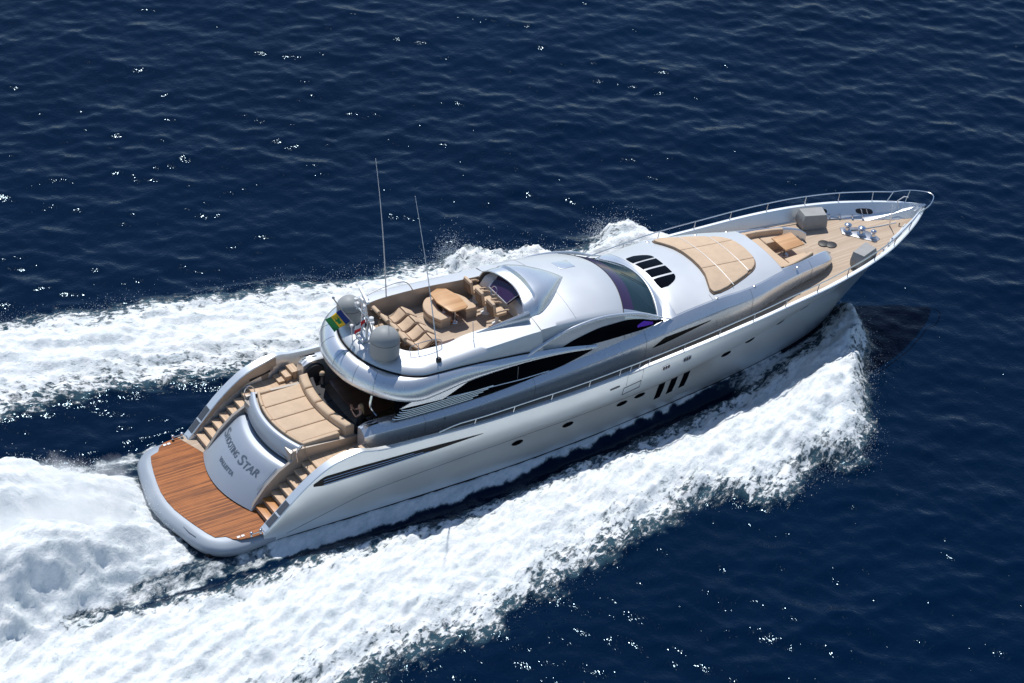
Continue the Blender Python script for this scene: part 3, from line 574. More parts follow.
# ---------------- stairs
for sg in (-1, 1):
    for i in range(7):
        x = 2.76 + .315 * i; z = .84 + .225 * i
        c = MB(); c.slab([(x, sg * 2.0), (x + .34, sg * 2.0), (x + .34, sg * 2.95), (x, sg * 2.95)], z - .05, z, .01)
        tr = c.build('stair_tread', M['wetstep'] if (sg < 0 and i < 2) else M['step'], Y, sharp=30)
        c = MB(); c.slab([(x + .03, sg * 2.0), (x + .36, sg * 2.0), (x + .36, sg * 2.97), (x + .03, sg * 2.97)], z - .30, z - .052, 0); c.build('stair_riser', M['bronze'], tr, sharp=30)
    c = MB(); c.slab([(4.95, sg * 1.95), (7.0, sg * 1.95), (7.0, sg * 3.15), (4.95, sg * 3.1)], 2.2, 2.30, .01); c.build('side_landing', M['step'], Y, sharp=30)
    c = MB()
    for i in range(3):
        c.slab([(6.1 + .28 * i, sg * 2.62), (6.42 + .28 * i, sg * 2.62), (6.42 + .28 * i, sg * 3.16), (6.1 + .28 * i, sg * 3.16)], 2.3, 2.40 + .14 * i, .01)
    c.build('boarding_step', M['step'], Y, sharp=30)
    # inner face of the wing
    c = MB(); c.grid([[(x, sg * (B_f(x) - cap_f(x) - .008), z) for z in (zs_f(x) - .05, max(.62, min(2.3, zs_f(x) - .4)), .60)] for x in frange(2.7, 6.3, 20)]); c.build('wing_lining', M['bronze'], Y)
    c = MB(); c.tube([(5.1, sg * (B_f(5.1) - cap_f(5.1) - .02), 2.48), (6.0, sg * (B_f(6) - cap_f(6) - .02), 2.62)], .045, 6); c.build('vent_slot', M['black'], Y)
    c = MB(); c.tube(smooth_path([(4.45, sg * 2.1, 2.30), (4.38, sg * 2.12, 2.80), (4.55, sg * 2.1, 3.05), (4.75, sg * 2.08, 2.9), (4.85, sg * 2.05, 2.45)], 5), .02, 8); c.build('grab_rail', M['chrome'], Y)

# ---------------- cockpit
c = MB(); c.slab([(6.4, -2.2), (10.2, -2.2), (10.2, 2.2), (6.4, 2.2)], 1.9, 2.0, 0); c.slab([(6.35, -2.7), (7.05, -2.7), (7.05, -1.9), (6.35, -1.9)], 1.9, 2.08, 0); c.build('cockpit_sole', M['teakd'], Y, sharp=30)
c = MB(); c.box((10.15, 0, 3.05), (.08, 4.4, 2.1), r=.01); bk = c.build('saloon_door', M['glass'], Y)
for yy in (-1.5, -.5, .5, 1.5):
    c = MB(); c.box((10.09, yy, 3.05), (.04, .05, 2.1), r=.008); c.build('door_frame', M['dull'], bk)

# ---------------- deckhouse / foredeck trunk
ysh = T((6.9, 2.62), (7.4, 2.74), (10, 2.80), (14, 2.82), (18, 2.80), (20.5, 2.76), (22, 2.72), (23, 2.66), (24, 2.56), (25, 2.40), (26, 2.13), (27, 1.87), (28, 1.66), (29, 1.45), (29.4, 1.30), (29.65, 1.12), (29.78, .95))
zsh = T((6.9, 3.22), (7.3, 3.36), (8.5, 3.30), (10.5, 3.24), (12.7, 3.32), (15.4, 3.52), (17.2, 3.68), (18.7, 3.84), (20.5, 4.05), (22, 4.20), (23, 4.24), (24, 4.16), (25, 4.10), (26, 4.05), (27, 4.0), (28, 3.94), (29, 3.84), (29.4, 3.76), (29.78, 3.52))
zc_f = T((10, 3.5), (19, 4.1), (20.3, 4.20), (20.85, 4.60), (21.2, 4.64), (23, 4.54), (25, 4.36), (26.8, 4.22))
def trunk_side(x, bulge=.07):
    ys, zs = ysh(x), zsh(x); zd = zd_f(x) + .0; h = zs - zd
    b2 = bulge
    return [(ys - .04, zd), (ys + b2 * .35, zd + .18 * h), (ys + b2 * .8, zd + .42 * h), (ys + b2, zd + .62 * h), (ys + b2 * .93, zd + .74 * h), (ys + b2 * .80, zd + .765 * h), (ys - .08, zd + .90 * h), (ys - .24, zs)]
def top_z(x, y):
    ys = ysh(x) - .24; zs = zsh(x); t = min(abs(y) / ys, 1.0); return zs + (zc_f(x) - zs) * (1 - t**2.2)
trunk = MB(); rows = []
for x in frange(10.2, 26.72, 100):
    S = trunk_side(x); ys = ysh(x) - .24; top = [(ys * t, top_z(x, ys * t)) for t in (.93, .85, .75, .6, .45, .3, .15)] if x > 20.3 else [(ys * t, zsh(x) + .02) for t in (.93, .85, .75, .6, .45, .3, .15)]
    H = S + top; c0 = (0, top_z(x, 0) if x > 20.3 else zsh(x) + .02); rows.append([(x, -y, z) for y, z in H] + [(x, 0, c0[1])] + [(x, y, z) for y, z in H[::-1]])
trunk.grid(rows, cap_u=True); trunk_o = trunk.build('deckhouse', M['silver'], Y, sharp=19)
for sg in (-1, 1):    # aft coaming blocks either side of the cockpit
    b_ = MB(); rows = []
    for x in frange(6.9, 10.25, 24):
        S = trunk_side(x); zs = zsh(x); k = min((x - 6.9) / .25, 1)**.5; rows.append([(x, sg * y, z) for y, z in S] + [(x, sg * 2.3, zs - .01), (x, sg * 2.16, zs - .06), (x, sg * 2.15, 1.95)])
    b_.grid(rows, cap_u=True); b_.build('cockpit_coaming', M['silver'], Y, sharp=19)
    q = MB(); q.box((7.25, sg * 2.5, zsh(7.3) + .012), (.62, .07, .02), r=.006, ry=.02); q.box((7.25, sg * 2.34, zsh(7.3) + .01), (.62, .02, .02), r=.004); q.build('coaming_trim', M['tint'], Y)
# prongs either side of the foredeck lounge
well_y = T((26.7, 1.50), (27.4, 1.42), (28.2, 1.24), (28.7, 1.09), (29.3, .92), (29.78, .80))
for sg in (-1, 1):
    b_ = MB(); rows = []
    for x in frange(26.70, 29.78, 34):
        S = trunk_side(x, .07 if x < 29.3 else .05); wy = well_y(x); zs = zsh(x); zt = zs + .02; ys = ysh(x) - .24; ys = max(ys, wy + .06)
        S[-1] = (ys, zs); rows.append([(x, sg * y, z) for y, z in S] + [(x, sg * (ys * .5 + wy * .5), zt + .03), (x, sg * (wy + .05), zt + .03), (x, sg * wy, zt - .02), (x, sg * wy, zd_f(x))])
    b_.grid(rows, cap_u=True); b_.build('trunk_arm', M['silver'], Y, sharp=19)
# pearl top skin of the trunk (lighter walk-over surface, 4 mm proud)
q = MB(); rows = []
for x in frange(20.9, 26.70, 50):
    ys = ysh(x) - .30; rows.append([(x, y * ys, top_z(x, y * ys) + .005) for y in frange(-1, 1, 25)])
q.grid(rows); q.build('foredeck_top', M['pearl'], Y)
for sg in (-1, 1):
    q = MB(); q.tube([(22.68, sg * y, top_z(22.68, y) + .006) for y in frange(2.1, 2.4, 5)] + [(22.7, sg * (ysh(22.7) + .05), zsh(22.7) - .35), (22.72, sg * (ysh(22.7) + .06), zsh(22.7) - .9)], .007, 4); q.build('panel_seam', M['grille'], Y)
# long dark window low in the trunk flank
def trunk_y(x, z):
    S = trunk_side(x); return float(np.interp(z, [p[1] for p in S], [p[0] for p in S]))
for sg in (-1, 1):
    q = MB(); band_side(q, 19.62, 22.4, lin((19.62, 3.16), (20.1, 3.20), (22.4, 3.58)), lin((19.62, 3.17), (20.16, 3.50), (22.4, 3.60)), trunk_y, .010, sg, 30, 4); q.build('flank_window', M['glass'], Y)

# ---------------- upper house (roof, windows)
ze_f = T((8, 5.28), (10, 5.38), (14.6, 5.30), (16, 5.25), (17, 5.18), (18, 5.09), (18.8, 4.95), (19.4, 4.73), (20, 4.44), (20.6, 4.14), (21.1, 3.98))
ye_f = T((8, 2.5), (14.6, 2.40), (17, 2.34), (18.5, 2.34), (20, 2.38), (21.1, 2.36))
zr_f = T((13.5, 5.52), (14.6, 5.55), (16.5, 5.58), (18, 5.48), (18.9, 5.33), (19.35, 5.18), (20.0, 4.91), (20.7, 4.61), (21.1, 4.48))
def wall_y(x, z):
    zt = ze_f(x); return 2.64 - .24 * max(0, min(1, (z - 3.4) / max(zt - 3.4, .1)))**1.3
def roof_sec(u, ny=15):
    """half section of roof at station u: points run from the eave to the centre; x is swept aft with y"""
    zt, ye, zc = ze_f(u), ye_f(u), zr_f(u); k = .105 * min(max((u - 16.0) / 3.0, 0), 1); out = []
    for t in frange(1, 0, ny):
        y = ye * t; z = zt + (zc - zt) * (1 - t**2.1); out.append((y, z, u - k * y * y * 1.0))
    return out
K_ = lambda u: .105 * min(max((u - 16.0) / 3.0, 0), 1)
def unsweep(x, y):
    u = x
    for _ in range(12): u = x + K_(u) * y * y
    return u
def roof_z(x, y):
    y = abs(y); u = unsweep(x, y); ye = ye_f(u); t = min(y / ye, 1); return ze_f(u) + (zr_f(u) - ze_f(u)) * (1 - t**2.1)
def roof_rows(us, side=True):
    rows = []
    for u in us:
        H = roof_sec(u); y0, z0, x0 = H[0]; S = []
        if side:
            zb = 3.35
            for f in (0, .25, .5, .72, .88): z = zb + (z0 - zb) * f; S.append((x0, 2.64 - .24 * f**1.3 + (.0 if f < .8 else .02), z))
            S.append((x0, 2.64 - .24 + .01, z0 - .06))
        P = S + [(x, y, z) for y, z, x in H]
        rows.append([(x, -y, z) for x, y, z in P] + [(x, y, z) for x, y, z in P[::-1][1:]])
    return rows
q = MB(); q.grid(roof_rows(frange(14.6, 19.0, 36)), cap_u=False); q.build('roof', M['pearl'], Y, sharp=50)
q = MB(); rows = []
for u in frange(19.0, 21.1, 12):
    H = roof_sec(u); r = []
    for sgn in (1,):
        y0, z0, x0 = H[0]
        for f in (0, .3, .6, .85): z = 3.5 + (z0 - 3.5) * f; r.append((x0, 2.64 - .24 * f**1.3, z))
        for y, z, x in H[:2]: r.append((x, y, z))
    rows.append(r)
for sg in (-1, 1): q.grid([[(x, sg * y, z) for x, y, z in r] for r in rows])
# windshield base apron
ap = []
for u in frange(20.66, 21.2, 6): ap.append([(x, y, z - .004 * 0) for y, z, x in roof_sec(u)] + [(x, -y, z) for y, z, x in roof_sec(u)[::-1][1:]])
q.grid(ap); q.build('windshield_surround', M['silver'], Y, sharp=50)
q = MB(); rows = []
for u in frange(19.0, 20.68, 12): H = roof_sec(u)[1:]; rows.append([(x, y, z - .012) for y, z, x in H] + [(x, -y, z - .012) for y, z, x in H[::-1][1:]])
q.grid(rows); wsh = q.build('windshield', M['ws'], Y)
q = MB(); rows = []
for u in (19.0, 19.18, 19.36, 19.50): H = roof_sec(u)[1:]; rows.append([(x, y, z - .004) for y, z, x in H] + [(x, -y, z - .004) for y, z, x in H[::-1][1:]])
q.grid(rows); q.build('tinted_band', M['purple'], wsh)
for u, r_ in ((18.99, .02), (20.68, .035)):
    H = roof_sec(u); q = MB(); q.tube([(x, y, z) for y, z, x in H] + [(x, -y, z) for y, z, x in H[::-1][1:]], r_, 6); q.build('windshield_trim', M['silver'] if u > 20 else M['tint'], wsh)
for yy in (-.85, .75):
    q = MB(); q.tube([(20.6 - K_(20.6) * yy * yy, yy, roof_z(20.55, yy) + .04), (20.15, yy + .35, roof_z(20.15, yy + .35) + .03), (19.75, yy + .75, roof_z(19.75, yy + .75) + .03)], .012, 5); q.build('wiper', M['black'], wsh)
# pilothouse interior seen through the glass
q = MB(); q.box((18.9, 0, 4.10), (3.0, 4.3, .04), r=0); q.build('helm_floor', M['tint'], Y)
q = MB(); q.slab([(19.7, -1.9), (20.2, -1.3), (20.35, 0), (20.2, 1.3), (19.7, 1.9), (19.4, 1.9), (19.75, 0), (19.4, -1.9)], 4.12, 4.26, .04); q.build('helm_dashboard', M['black'], Y)
for yy in (-1.95, -1.25, 0.2):
    q = MB(); q.box((19.05, yy, 4.24), (.55, .52, .2), r=.06); q.box((18.78, yy, 4.5), (.16, .52, .6), r=.06, ry=-.15); q.build('helm_seat_inside', M['violet'], Y)
# roof hatch
q = MB(); q.slab([(17.3, .55), (18.0, .55), (18.0, 1.2), (17.3, 1.2)], -.002, .012, .008, zf=lambda x, y: roof_z(x, y) + .004); q.build('roof_hatch', M['silver'], Y, sharp=60)
# side windows of the upper house
zup_hi = T((15.15, 4.14), (15.7, 4.36), (16.4, 4.52), (17.4, 4.64), (18.3, 4.62), (19.2, 4.44), (19.8, 4.22), (20.3, 4.08)); zup_lo = T((15.15, 4.12), (16.4, 4.06), (17.44, 4.02), (19.1, 4.0), (20.3, 4.06))
beam_lo = T((9.0, 4.36), (10.4, 4.42), (12.4, 4.42), (13.9, 4.34), (15.5, 4.16), (16.9, 3.86), (17.1, 3.84)); 
zlw_lo = T((8.0, 3.34), (10.4, 3.30), (12.0, 3.26), (13.0, 3.30), (14.7, 3.44), (15.5, 3.52), (16.9, 3.80))
for sg in (-1, 1):
    q = MB(); band_side(q, 15.15, 20.3, zup_lo, zup_hi, lambda x, z: wall_y(x, z), .014, sg, 40, 5); uw = q.build('upper_side_window', M['glass'], Y)
    q = MB(); band_side(q, 19.0, 19.75, lambda x: 4.08 + .10 * (19.75 - x), lambda x: max(4.1, min(zup_hi(x) - .06, 4.25 + .35 * (x - 19.0))), lambda x, z: wall_y(x, z), .017, sg, 8, 4); q.build('lit_pane', M['violet'], uw)
    q = MB(); band_side(q, 8.2, 16.9, lambda x: zlw_lo(x), lambda x: max(beam_lo(x), zlw_lo(x) + .003), lambda x, z: 2.70 - .13 * (z - 3.3), .0, sg, 60, 3); lw = q.build('saloon_window', M['glass'], Y)
    q = MB(); q.box((13.5, sg * 2.665, 3.8), (.03, .012, .64), r=0); q.build('window_mullion', M['grille'], lw)
    # thin bright sill line and the louvre bars aft of it
    q = MB(); q.tube([(x, sg * 2.70, z) for x, z in ((10.35, 3.72), (12, 3.60), (13.6, 3.50), (14.9, 3.50))], .022, 6); q.build('window_sill', M['silver'], lw)
    for k in range(5):
        z0 = 3.72 - .075 * k; xa = 8.45 - .09 * k; xb = 12.4 - .22 * k
        q = MB(); q.tube(smooth_path([(xa, sg * 2.64, z0 + .03), (xa + .3, sg * 2.70, z0 - .03), (xa + 1.8, sg * 2.71, z0 - .07), (xb, sg * 2.70, z0 - .10)], 5), .026, 6); q.build('louvre_bar', M['silver'], lw)
    # triangular pillar panel
    V = [(8.35, sg * 2.70, 3.84), (9.7, sg * 2.70, 4.28), (11.4, sg * 2.70, 4.22), (10.2, sg * 2.70, 3.70)]; V2 = [(a, b - sg * .05, c_) for a, b, c_ in V]
    q = MB(); q.add(V + V2, [(0, 1, 2, 3), (7, 6, 5, 4), (0, 1, 5, 4), (1, 2, 6, 5), (2, 3, 7, 6), (3, 0, 4, 7)]); q.build('pillar_panel', M['silver'], Y, smooth=False)
    # arched rim over the upper window
    q = MB(); q.tube(smooth_path([(13.3, sg * 2.78, 4.36), (14.3, sg * 2.62, 4.64), (15.5, sg * 2.50, 4.93), (16.6, sg * 2.46, 5.05), (17.5, sg * 2.44, 5.03), (18.5, sg * 2.44, 4.86), (19.3, sg * 2.44, 4.62), (20.0, sg * 2.47, 4.30), (20.7, sg * 2.56, 4.02)], 6), [.07] * 37 + [.068, .064, .06, .055, .05, .045, .04, .035, .03, .025, .02, .015] , 10); q.build('window_arch', M['silver'], Y)

# ---------------- sweeping wing beam / overhang: from the stbd front round the stern to the port front
O_ = [(17.1, 2.68, 3.84, 3.95), (15.5, 2.76, 4.14, 4.30), (13.9, 2.84, 4.32, 4.54), (12.4, 2.93, 4.40, 4.74), (11.0, 3.04, 4.42, 4.92), (9.9, 3.16, 4.36, 5.02), (9.0, 3.18, 4.30, 5.06), (8.3, 2.92, 4.30, 5.08), (7.75, 2.40, 4.30, 5.08), (7.35, 1.75, 4.30, 5.08), (7.05, .95, 4.30, 5.08), (6.95, 0, 4.30, 5.08)]
G_ = [(17.1, 2.60, 3.97), (15.5, 2.62, 4.34), (13.9, 2.66, 4.60), (12.4, 2.70, 4.80), (11.0, 2.78, 4.98), (9.9, 2.84, 5.08), (9.2, 2.78, 5.10), (8.65, 2.45, 5.10), (8.2, 1.93, 5.10), (7.88, 1.35, 5.10), (7.68, .7, 5.10), (7.62, 0, 5.10)]
def mirror(L): return [tuple([p[0], -p[1]] + list(p[2:])) for p in L] + [p for p in L[::-1][1:]]
Om = smooth_path(mirror(O_), 6); Gm = smooth_path(mirror(G_), 6)
q = MB(); rows = []
for o, g in zip(Om, Gm):
    O2 = Vector(o[:2]); G2 = Vector(g[:2]); zl0, zt0, zg = o[2], o[3], g[2]; h = zt0 - zl0; inn = G2 + (G2 - O2) * .15
    L = lambda t: O2.lerp(G2, t)
    r = [(inn.x, inn.y, zl0 + .04), (*L(.5), zl0 + .01), (*L(.10), zl0), (*L(.01), zl0 + .07 * h), (*L(-.03), zl0 + .22 * h), (*L(0.02), zl0 + .42 * h), (*L(.12), zl0 + .62 * h), (*L(.28), zl0 + .79 * h), (*L(.5), zl0 + .92 * h), (*L(.75), zt0 + (zg - zt0) * .5), (g[0], g[1], zg), (inn.x, inn.y, zg - .05)]
    rows.append(r)
q.grid(rows, cap_u=True); q.build('flybridge_wing', M['silver'], Y, sharp=50)
q = MB(); q.tube([(g[0], g[1], g[2] + .015) for g in Gm if g[0] < 14.2], .035, 6); q.build('gutter_line', M['tint'], Y)
for i in range(len(Om)):
    if i in (54, 60, 66, 72, 78):
        pass
for a in (-2.05, -1.2, .0, 1.2, 2.05):
    i = min(range(len(Om)), key=lambda k: abs(Om[k][1] - a) + (0 if Om[k][0] < 9.3 else 9)); r = rows[i]
    q = MB(); q.tube([Vector(p) + Vector((0, 0, .004)) for p in r[4:10]], .006, 4); q.build('panel_seam', M['grille'], Y)
# ---------------- flybridge surround: from the gutter up to the coaming, down to the sole
ISB = [(14.6, -1.62), (13.4, -1.55), (12.4, -1.50), (11.6, -1.55), (10.9, -1.70), (10.1, -1.68), (9.5, -1.60), (9.15, -1.3), (9.0, -.8), (8.97, 0)]
IPT = [(14.6, 1.66), (13.4, 1.78), (12.4, 1.92), (11.6, 1.99), (10.9, 2.02), (10.1, 2.02), (9.5, 1.92), (9.15, 1.6), (9.0, .9), (8.97, 0)]
G3 = [(14.6, 2.66, 4.40), (13.9, 2.66, 4.53), (12.9, 2.69, 4.72), (12.0, 2.72, 4.87), (11.0, 2.78, 4.99), (9.9, 2.83, 5.09), (9.2, 2.77, 5.11), (8.45, 2.22, 5.11), (7.85, 1.25, 5.11), (7.64, 0, 5.11)]
H3 = [(14.6, 2.42, 5.26), (13.9, 2.44, 5.28), (12.9, 2.50, 5.30), (12.0, 2.54, 5.31), (11.0, 2.60, 5.33), (9.9, 2.62, 5.34), (9.3, 2.55, 5.34), (8.65, 2.02, 5.34), (8.12, 1.12, 5.34), (7.92, 0, 5.34)]
def join(S, P): return [(p[0], p[1]) for p in S] + [(p[0], p[1]) for p in P[::-1][1:]]
def mirS(L): return [(p[0], -p[1], p[2]) for p in L] + list(L[::-1][1:])
Ii = smooth_path(join(ISB, IPT), 6); Gg = smooth_path(mirS(G3), 6); Hh = smooth_path(mirS(H3), 6)
q = MB(); rows = []; lining = []
for i_, g, h in zip(Ii, Gg, Hh):
    gi = Vector(g); hi = Vector(h); tp = Vector((i_[0], i_[1], 5.42)); m1 = gi.lerp(hi, .45); m1.z = gi.z + (hi.z - gi.z) * .62
    m2 = hi.lerp(tp, .2); m2.z = 5.34 + (hi.z - 5.34) + .035
    rows.append([tuple(gi + (gi - hi) * .02 - Vector((0, 0, .08))), tuple(gi), tuple(m1), tuple(hi), tuple(m2), tuple(hi.lerp(tp, .6) + Vector((0, 0, .015))), tuple(tp - Vector((0, 0, .0))), (i_[0], i_[1], 5.40)])
    lining.append([(i_[0], i_[1], 5.405), (i_[0] * 1.0, i_[1] * 1.004, 5.0), (i_[0], i_[1], 4.55)])
q.grid(rows); q.build('flybridge_coaming', M['pearl'], Y, sharp=50)
q = MB(); q.grid(lining); q.build('coaming_lining', M['bronze'], Y)
q = MB(); q.slab([(15.1, -1.7), (15.1, 1.75), (13.4, 1.82), (12.4, 1.96), (10.1, 2.05), (9.1, 1.7), (8.9, 0), (9.1, -1.5), (10.1, -1.72), (12.4, -1.55)], 4.5, 4.6, 0); q.build('flybridge_sole', M['teakd'], Y, sharp=30)
# stair well on the starboard side
q = MB(); q.slab([(10.5, -2.08), (11.25, -2.0), (11.3, -1.5), (10.55, -1.5)], 5.36, 5.385, .01, zf=lambda x, y: 0); q.build('stair_hatch', M['tabled'], Y, sharp=30)
for k in range(3):
    q = MB(); q.box((10.9 + .16 * k, -1.38 + .0 * k, 4.75 + .13 * k), (.15, .5, .05), r=.01); q.build('companion_step', M['teakd'], Y)
# junction panel between roof and coaming in front of the helm
q = MB(); q.slab([(14.55, -2.42), (15.0, -2.41), (15.0, -1.2), (14.55, -1.64)], 5.30, 5.40, .01); 
# ---------------- helm fairing
bf = T((12.2, 1.56), (13.4, 1.60), (14.4, 1.66), (15.0, 1.60), (15.6, 1.30), (16.1, .92), (16.6, .45), (17.05, .02))
hf = T((14.2, .52), (14.9, .60), (15.5, .56), (16.2, .38), (16.7, .20), (17.05, .03))
q = MB(); rows = []
for x in frange(14.28, 17.05, 30):
    b, h = bf(x), hf(x); r = []
    for t in frange(-1, 1, 21):
        y = b * t; base = (roof_z(x, y) if x > 14.9 else 5.42); prof_ = (1 - abs(t)**4.5)**.52
        r.append((x - .0 + .42 * (1 - abs(t)**1.7) * max(0, (15.6 - x) / 1.32), y, base - .01 + h * prof_))
    rows.append(r)
q.grid(rows); fair = q.build('helm_fairing', M['silver'], Y)
q = MB(); q.tube([Vector(p) for p in rows[0]], .028, 8); q.build('fairing_lip', M['silver'], fair)
for sg in (-1,):   # tapering tail of the fairing along the coaming
    q = MB(); rr = []
    for x in frange(12.2, 14.45, 16):
        k = (x - 12.2) / 2.25; y0 = sg * (bf(x) + .06); w_ = .02 + .12 * k; h = .01 + .36 * k**1.15; rr.append([(x, y0 + sg * w_ * .55, 5.36), (x, y0 + sg * w_ * .75, 5.40 + h * .5), (x, y0 + sg * w_ * .45, 5.41 + h * .9), (x, y0 - sg * w_ * .1, 5.42 + h * 1.02), (x, y0 - sg * w_ * .9, 5.42 + h * .80), (x, y0 - sg * w_ * 1.2, 5.36)])
    q.grid(rr, cap_u=True); q.build('fairing_tail', M['silver'], fair)
# dashboard beneath the lip
q = MB(); q.grid([[(14.20 + .45 * (1 - (y / 1.5)**2), y, 5.16), (14.45 + .45 * (1 - (y / 1.5)**2), y, 5.50), (14.72 + .42 * (1 - (y / 1.5)**2), y, 5.80 - .22 * (y / 1.5)**2)] for y in frange(-1.5, 1.5, 15)])
q.grid([[(14.20 + .45 * (1 - (y / 1.5)**2), y, 5.16), (14.25 + .45 * (1 - (y / 1.5)**2), y, 4.6)] for y in frange(-1.5, 1.5, 15)]); dash = q.build('helm_console', M['gel'], Y)
A = [(14.30, .90, 5.34), (14.30, -.40, 5.34), (14.92, -.55, 5.80), (14.92, 1.02, 5.80)]
V = [Vector(a) + Vector((-.03, 0, .05)) for a in A] + [Vector(a) + Vector((.03, 0, -.03)) for a in A]
q = MB(); q.add(V, [(0, 1, 2, 3), (7, 6, 5, 4), (0, 1, 5, 4), (1, 2, 6, 5), (2, 3, 7, 6), (3, 0, 4, 7)]); scn = q.build('instrument_screen', M['purple'], dash, smooth=False)
q = MB(); q.tube([V[0], V[1], V[2], V[3], V[0]], .02, 6); q.build('screen_frame', M['silver'], scn)

# ---------------- vents on the foredeck
def tz(x, y): return top_z(x, y)
cells = [(1.32, .82, True, 1), (.69, .20, False, 0), (.06, -.43, False, 0), (-.57, -1.14, True, -1)]
for y0, y1, rnd_, sd_ in cells:
    ys = frange(y1, y0, 12); rows = []
    for y in ys:
        f = abs(y - (y1 if sd_ == 1 else y0)) / (y0 - y1); xa, xb = 21.06 - .10 * y * y, 22.02 - .03 * y * y
        if sd_: xb -= .62 * f**2.5; xa += .10 * f**2.5
        rows.append([(xa - .01, y, tz(xa, y) - .02)] + [(x, y, tz(x, y) + .028) for x in frange(xa, xb, 6)] + [(xb + .01, y, tz(xb, y) - .02)])
    q = MB(); q.grid(rows, cap_u=True); q.build('deck_vent', M['glass'], Y, sharp=30)
for x, y in ((22.7, 2.25), (24.9, 2.0), (26.3, 1.75), (22.9, -2.35), (24.9, -2.15), (27.4, -1.68)):
    q = MB(); q.lathe((x, y, top_z(min(x, 26.7), y) - .01), [(.06, 0), (.06, .03), (.03, .04)], 10); q.build('deck_fitting', M['dull'], Y)

# ---------------- rails
def rail(path, r, posts, name='guard_rail', foot=None, h=None):
    mb = MB(); mb.tube(path, r, 8); o = mb.build(name, M['chrome'], Y)
    for p, f in posts: s = MB(); s.tube([f, p], r * .85, 6); s.build('stanchion', M['chrome'], o)
rh = lin((9.6, .06), (10.4, .22), (14, .28), (20, .30), (26, .36), (31, .40), (33.5, .43), (36.2, .44))
def rp(x, sg): return (x, sg * (B_f(x) - .07 + .10 * max(0, (x - 29) / 6)), zs_f(x) + rh(x))
for sg in (-1, 1):
    pts = [rp(x, sg) for x in frange(9.6, 34.3, 80)]
    posts = []
    for x in [11.2, 12.9, 14.6, 16.3, 17.7, 18.2, 18.6, 19.05, 20.7, 22.4, 24.1, 25.8, 27.5, 29.2, 30.9, 32.3, 33.6]:
        posts.append((rp(x, sg), (x - .06, sg * (B_f(x - .06) - .08), zs_f(x))))
    rail(pts, .024, posts)
nose = smooth_path([rp(34.3, -1), (35.0, -.70, 4.32), (35.55, -.30, 4.32), (35.7, 0, 4.32), (35.55, .30, 4.32), (35.0, .70, 4.32), rp(34.3, 1)], 6)
rail(nose, .024, [((35.05, -.66, 4.31), (34.7, -.50, 3.87)), ((35.05, .66, 4.31), (34.7, .50, 3.87)), ((34.45, .97, 4.30), (34.1, .95, 3.87))], 'bow_rail')
# rub rail bright line along the sheer
for sg in (-1, 1):
    q = MB(); q.tube([(x, sg * (B_f(x) - .005), zs_f(x) - .03) for x in frange(7, 35.2, 80)], .022, 6); q.build('sheer_moulding', M['silver'], Y)
    # oval hawse openings in the bow bulwark, inner side
    for hx in (31.35, 33.1):
        yi = lambda x, z: B_f(x) - min(cap_f(x), B_f(x) * .7) - (min(foot_f(x), B_f(x) * .9) - cap_f(x)) * (zs_f(x) - .03 - z) / (zs_f(x) - .03 - zd_f(x))
        q = MB(); out = ell(hx, 3.54, .32, .10, 0, 20, 3.0); cxm = hx
        V = []; k = len(out)
        for o_ in (.012, -.012): V += [(x, sg * (yi(x, z) - o_), z) for x, z in out]
        q.add(V, [tuple(range(k)), tuple(range(k, 2 * k))] + [(i, (i + 1) % k, k + (i + 1) % k, k + i) for i in range(k)]); hz = q.build('hawse_opening', M['black'], Y, smooth=False)
        for dx in (-.1, .1): q = MB(); q.tube([(hx + dx, sg * (yi(hx + dx, 3.46) - .02), 3.45), (hx + dx, sg * (yi(hx + dx, 3.62) - .02), 3.63)], .018, 6); q.build('hawse_roller', M['chrome'], hz)
# deck cleats
for sg in (-1, 1):
    for x, y in ((31.9, 1.62), (32.75, 1.12)):
        a = math.atan2(-.55, .9) * sg; c_, s_ = math.cos(a), math.sin(a); z = zd_f(x) + .03; y *= sg; q = MB()
        for d in (-.22, .22): q.lathe((x + c_ * d, y + s_ * d, z), [(.05, 0), (.03, .03), (.028, .12), (.055, .16), (.03, .18)], 10)
        q.tube([(x - c_ * .22, y - s_ * .22, z + .05), (x + c_ * .22, y + s_ * .22, z + .05)], .02, 6); q.build('deck_cleat', M['chrome'], Y)
# windlass plate
q = MB(); q.slab([(31.42, .42), (31.62, .86), (32.30, .55), (32.62, -.12), (32.62, -.62), (32.30, -.72)], zd_f(32) + .02, zd_f(32) + .06, .01); wl = q.build('windlass_plate', M['dull'], Y, sharp=30)
for x, y, s in ((31.72, .48, 1.0), (32.1, .02, 1.05), (32.38, -.42, .8)):
    q = MB(); q.lathe((x, y, zd_f(32) + .06), [(.17 * s, 0), (.17 * s, .05), (.10 * s, .09), (.09 * s, .20), (.15 * s, .27), (.16 * s, .33), (.08 * s, .38), (.02, .385)], 18); q.build('windlass', M['chrome'], wl)
q = MB(); q.tube([(31.7, .48, 3.36), (32.5, .30, 3.30), (33.3, .15, 3.32), (34.0, .05, 3.34)], .03, 6); q.build('anchor_chain', M['dull'], wl)
for x, y in ((30.30, .22), (30.52, .0)):
    q = MB(); q.lathe((x, y, zd_f(30.4) + .035), [(.24, 0), (.24, .03), (.20, .045), (.02, .05)], 24); q.build('deck_hatch', M['black'], Y)
q = MB(); q.tube([(33.6, 0, 3.3), (33.58, 0, 4.0), (33.55, 0, 4.38)], [.03, .022, .015], 8); st = q.build('bow_staff', M['chrome'], Y)
q = MB(); q.tube([(34.2, 0.25, 3.85), (34.1, .3, 4.25), (34.35, .2, 4.45), (34.5, .12, 4.42)], .025, 8); q.build('bow_light', M['white'], Y)
q = MB(); 
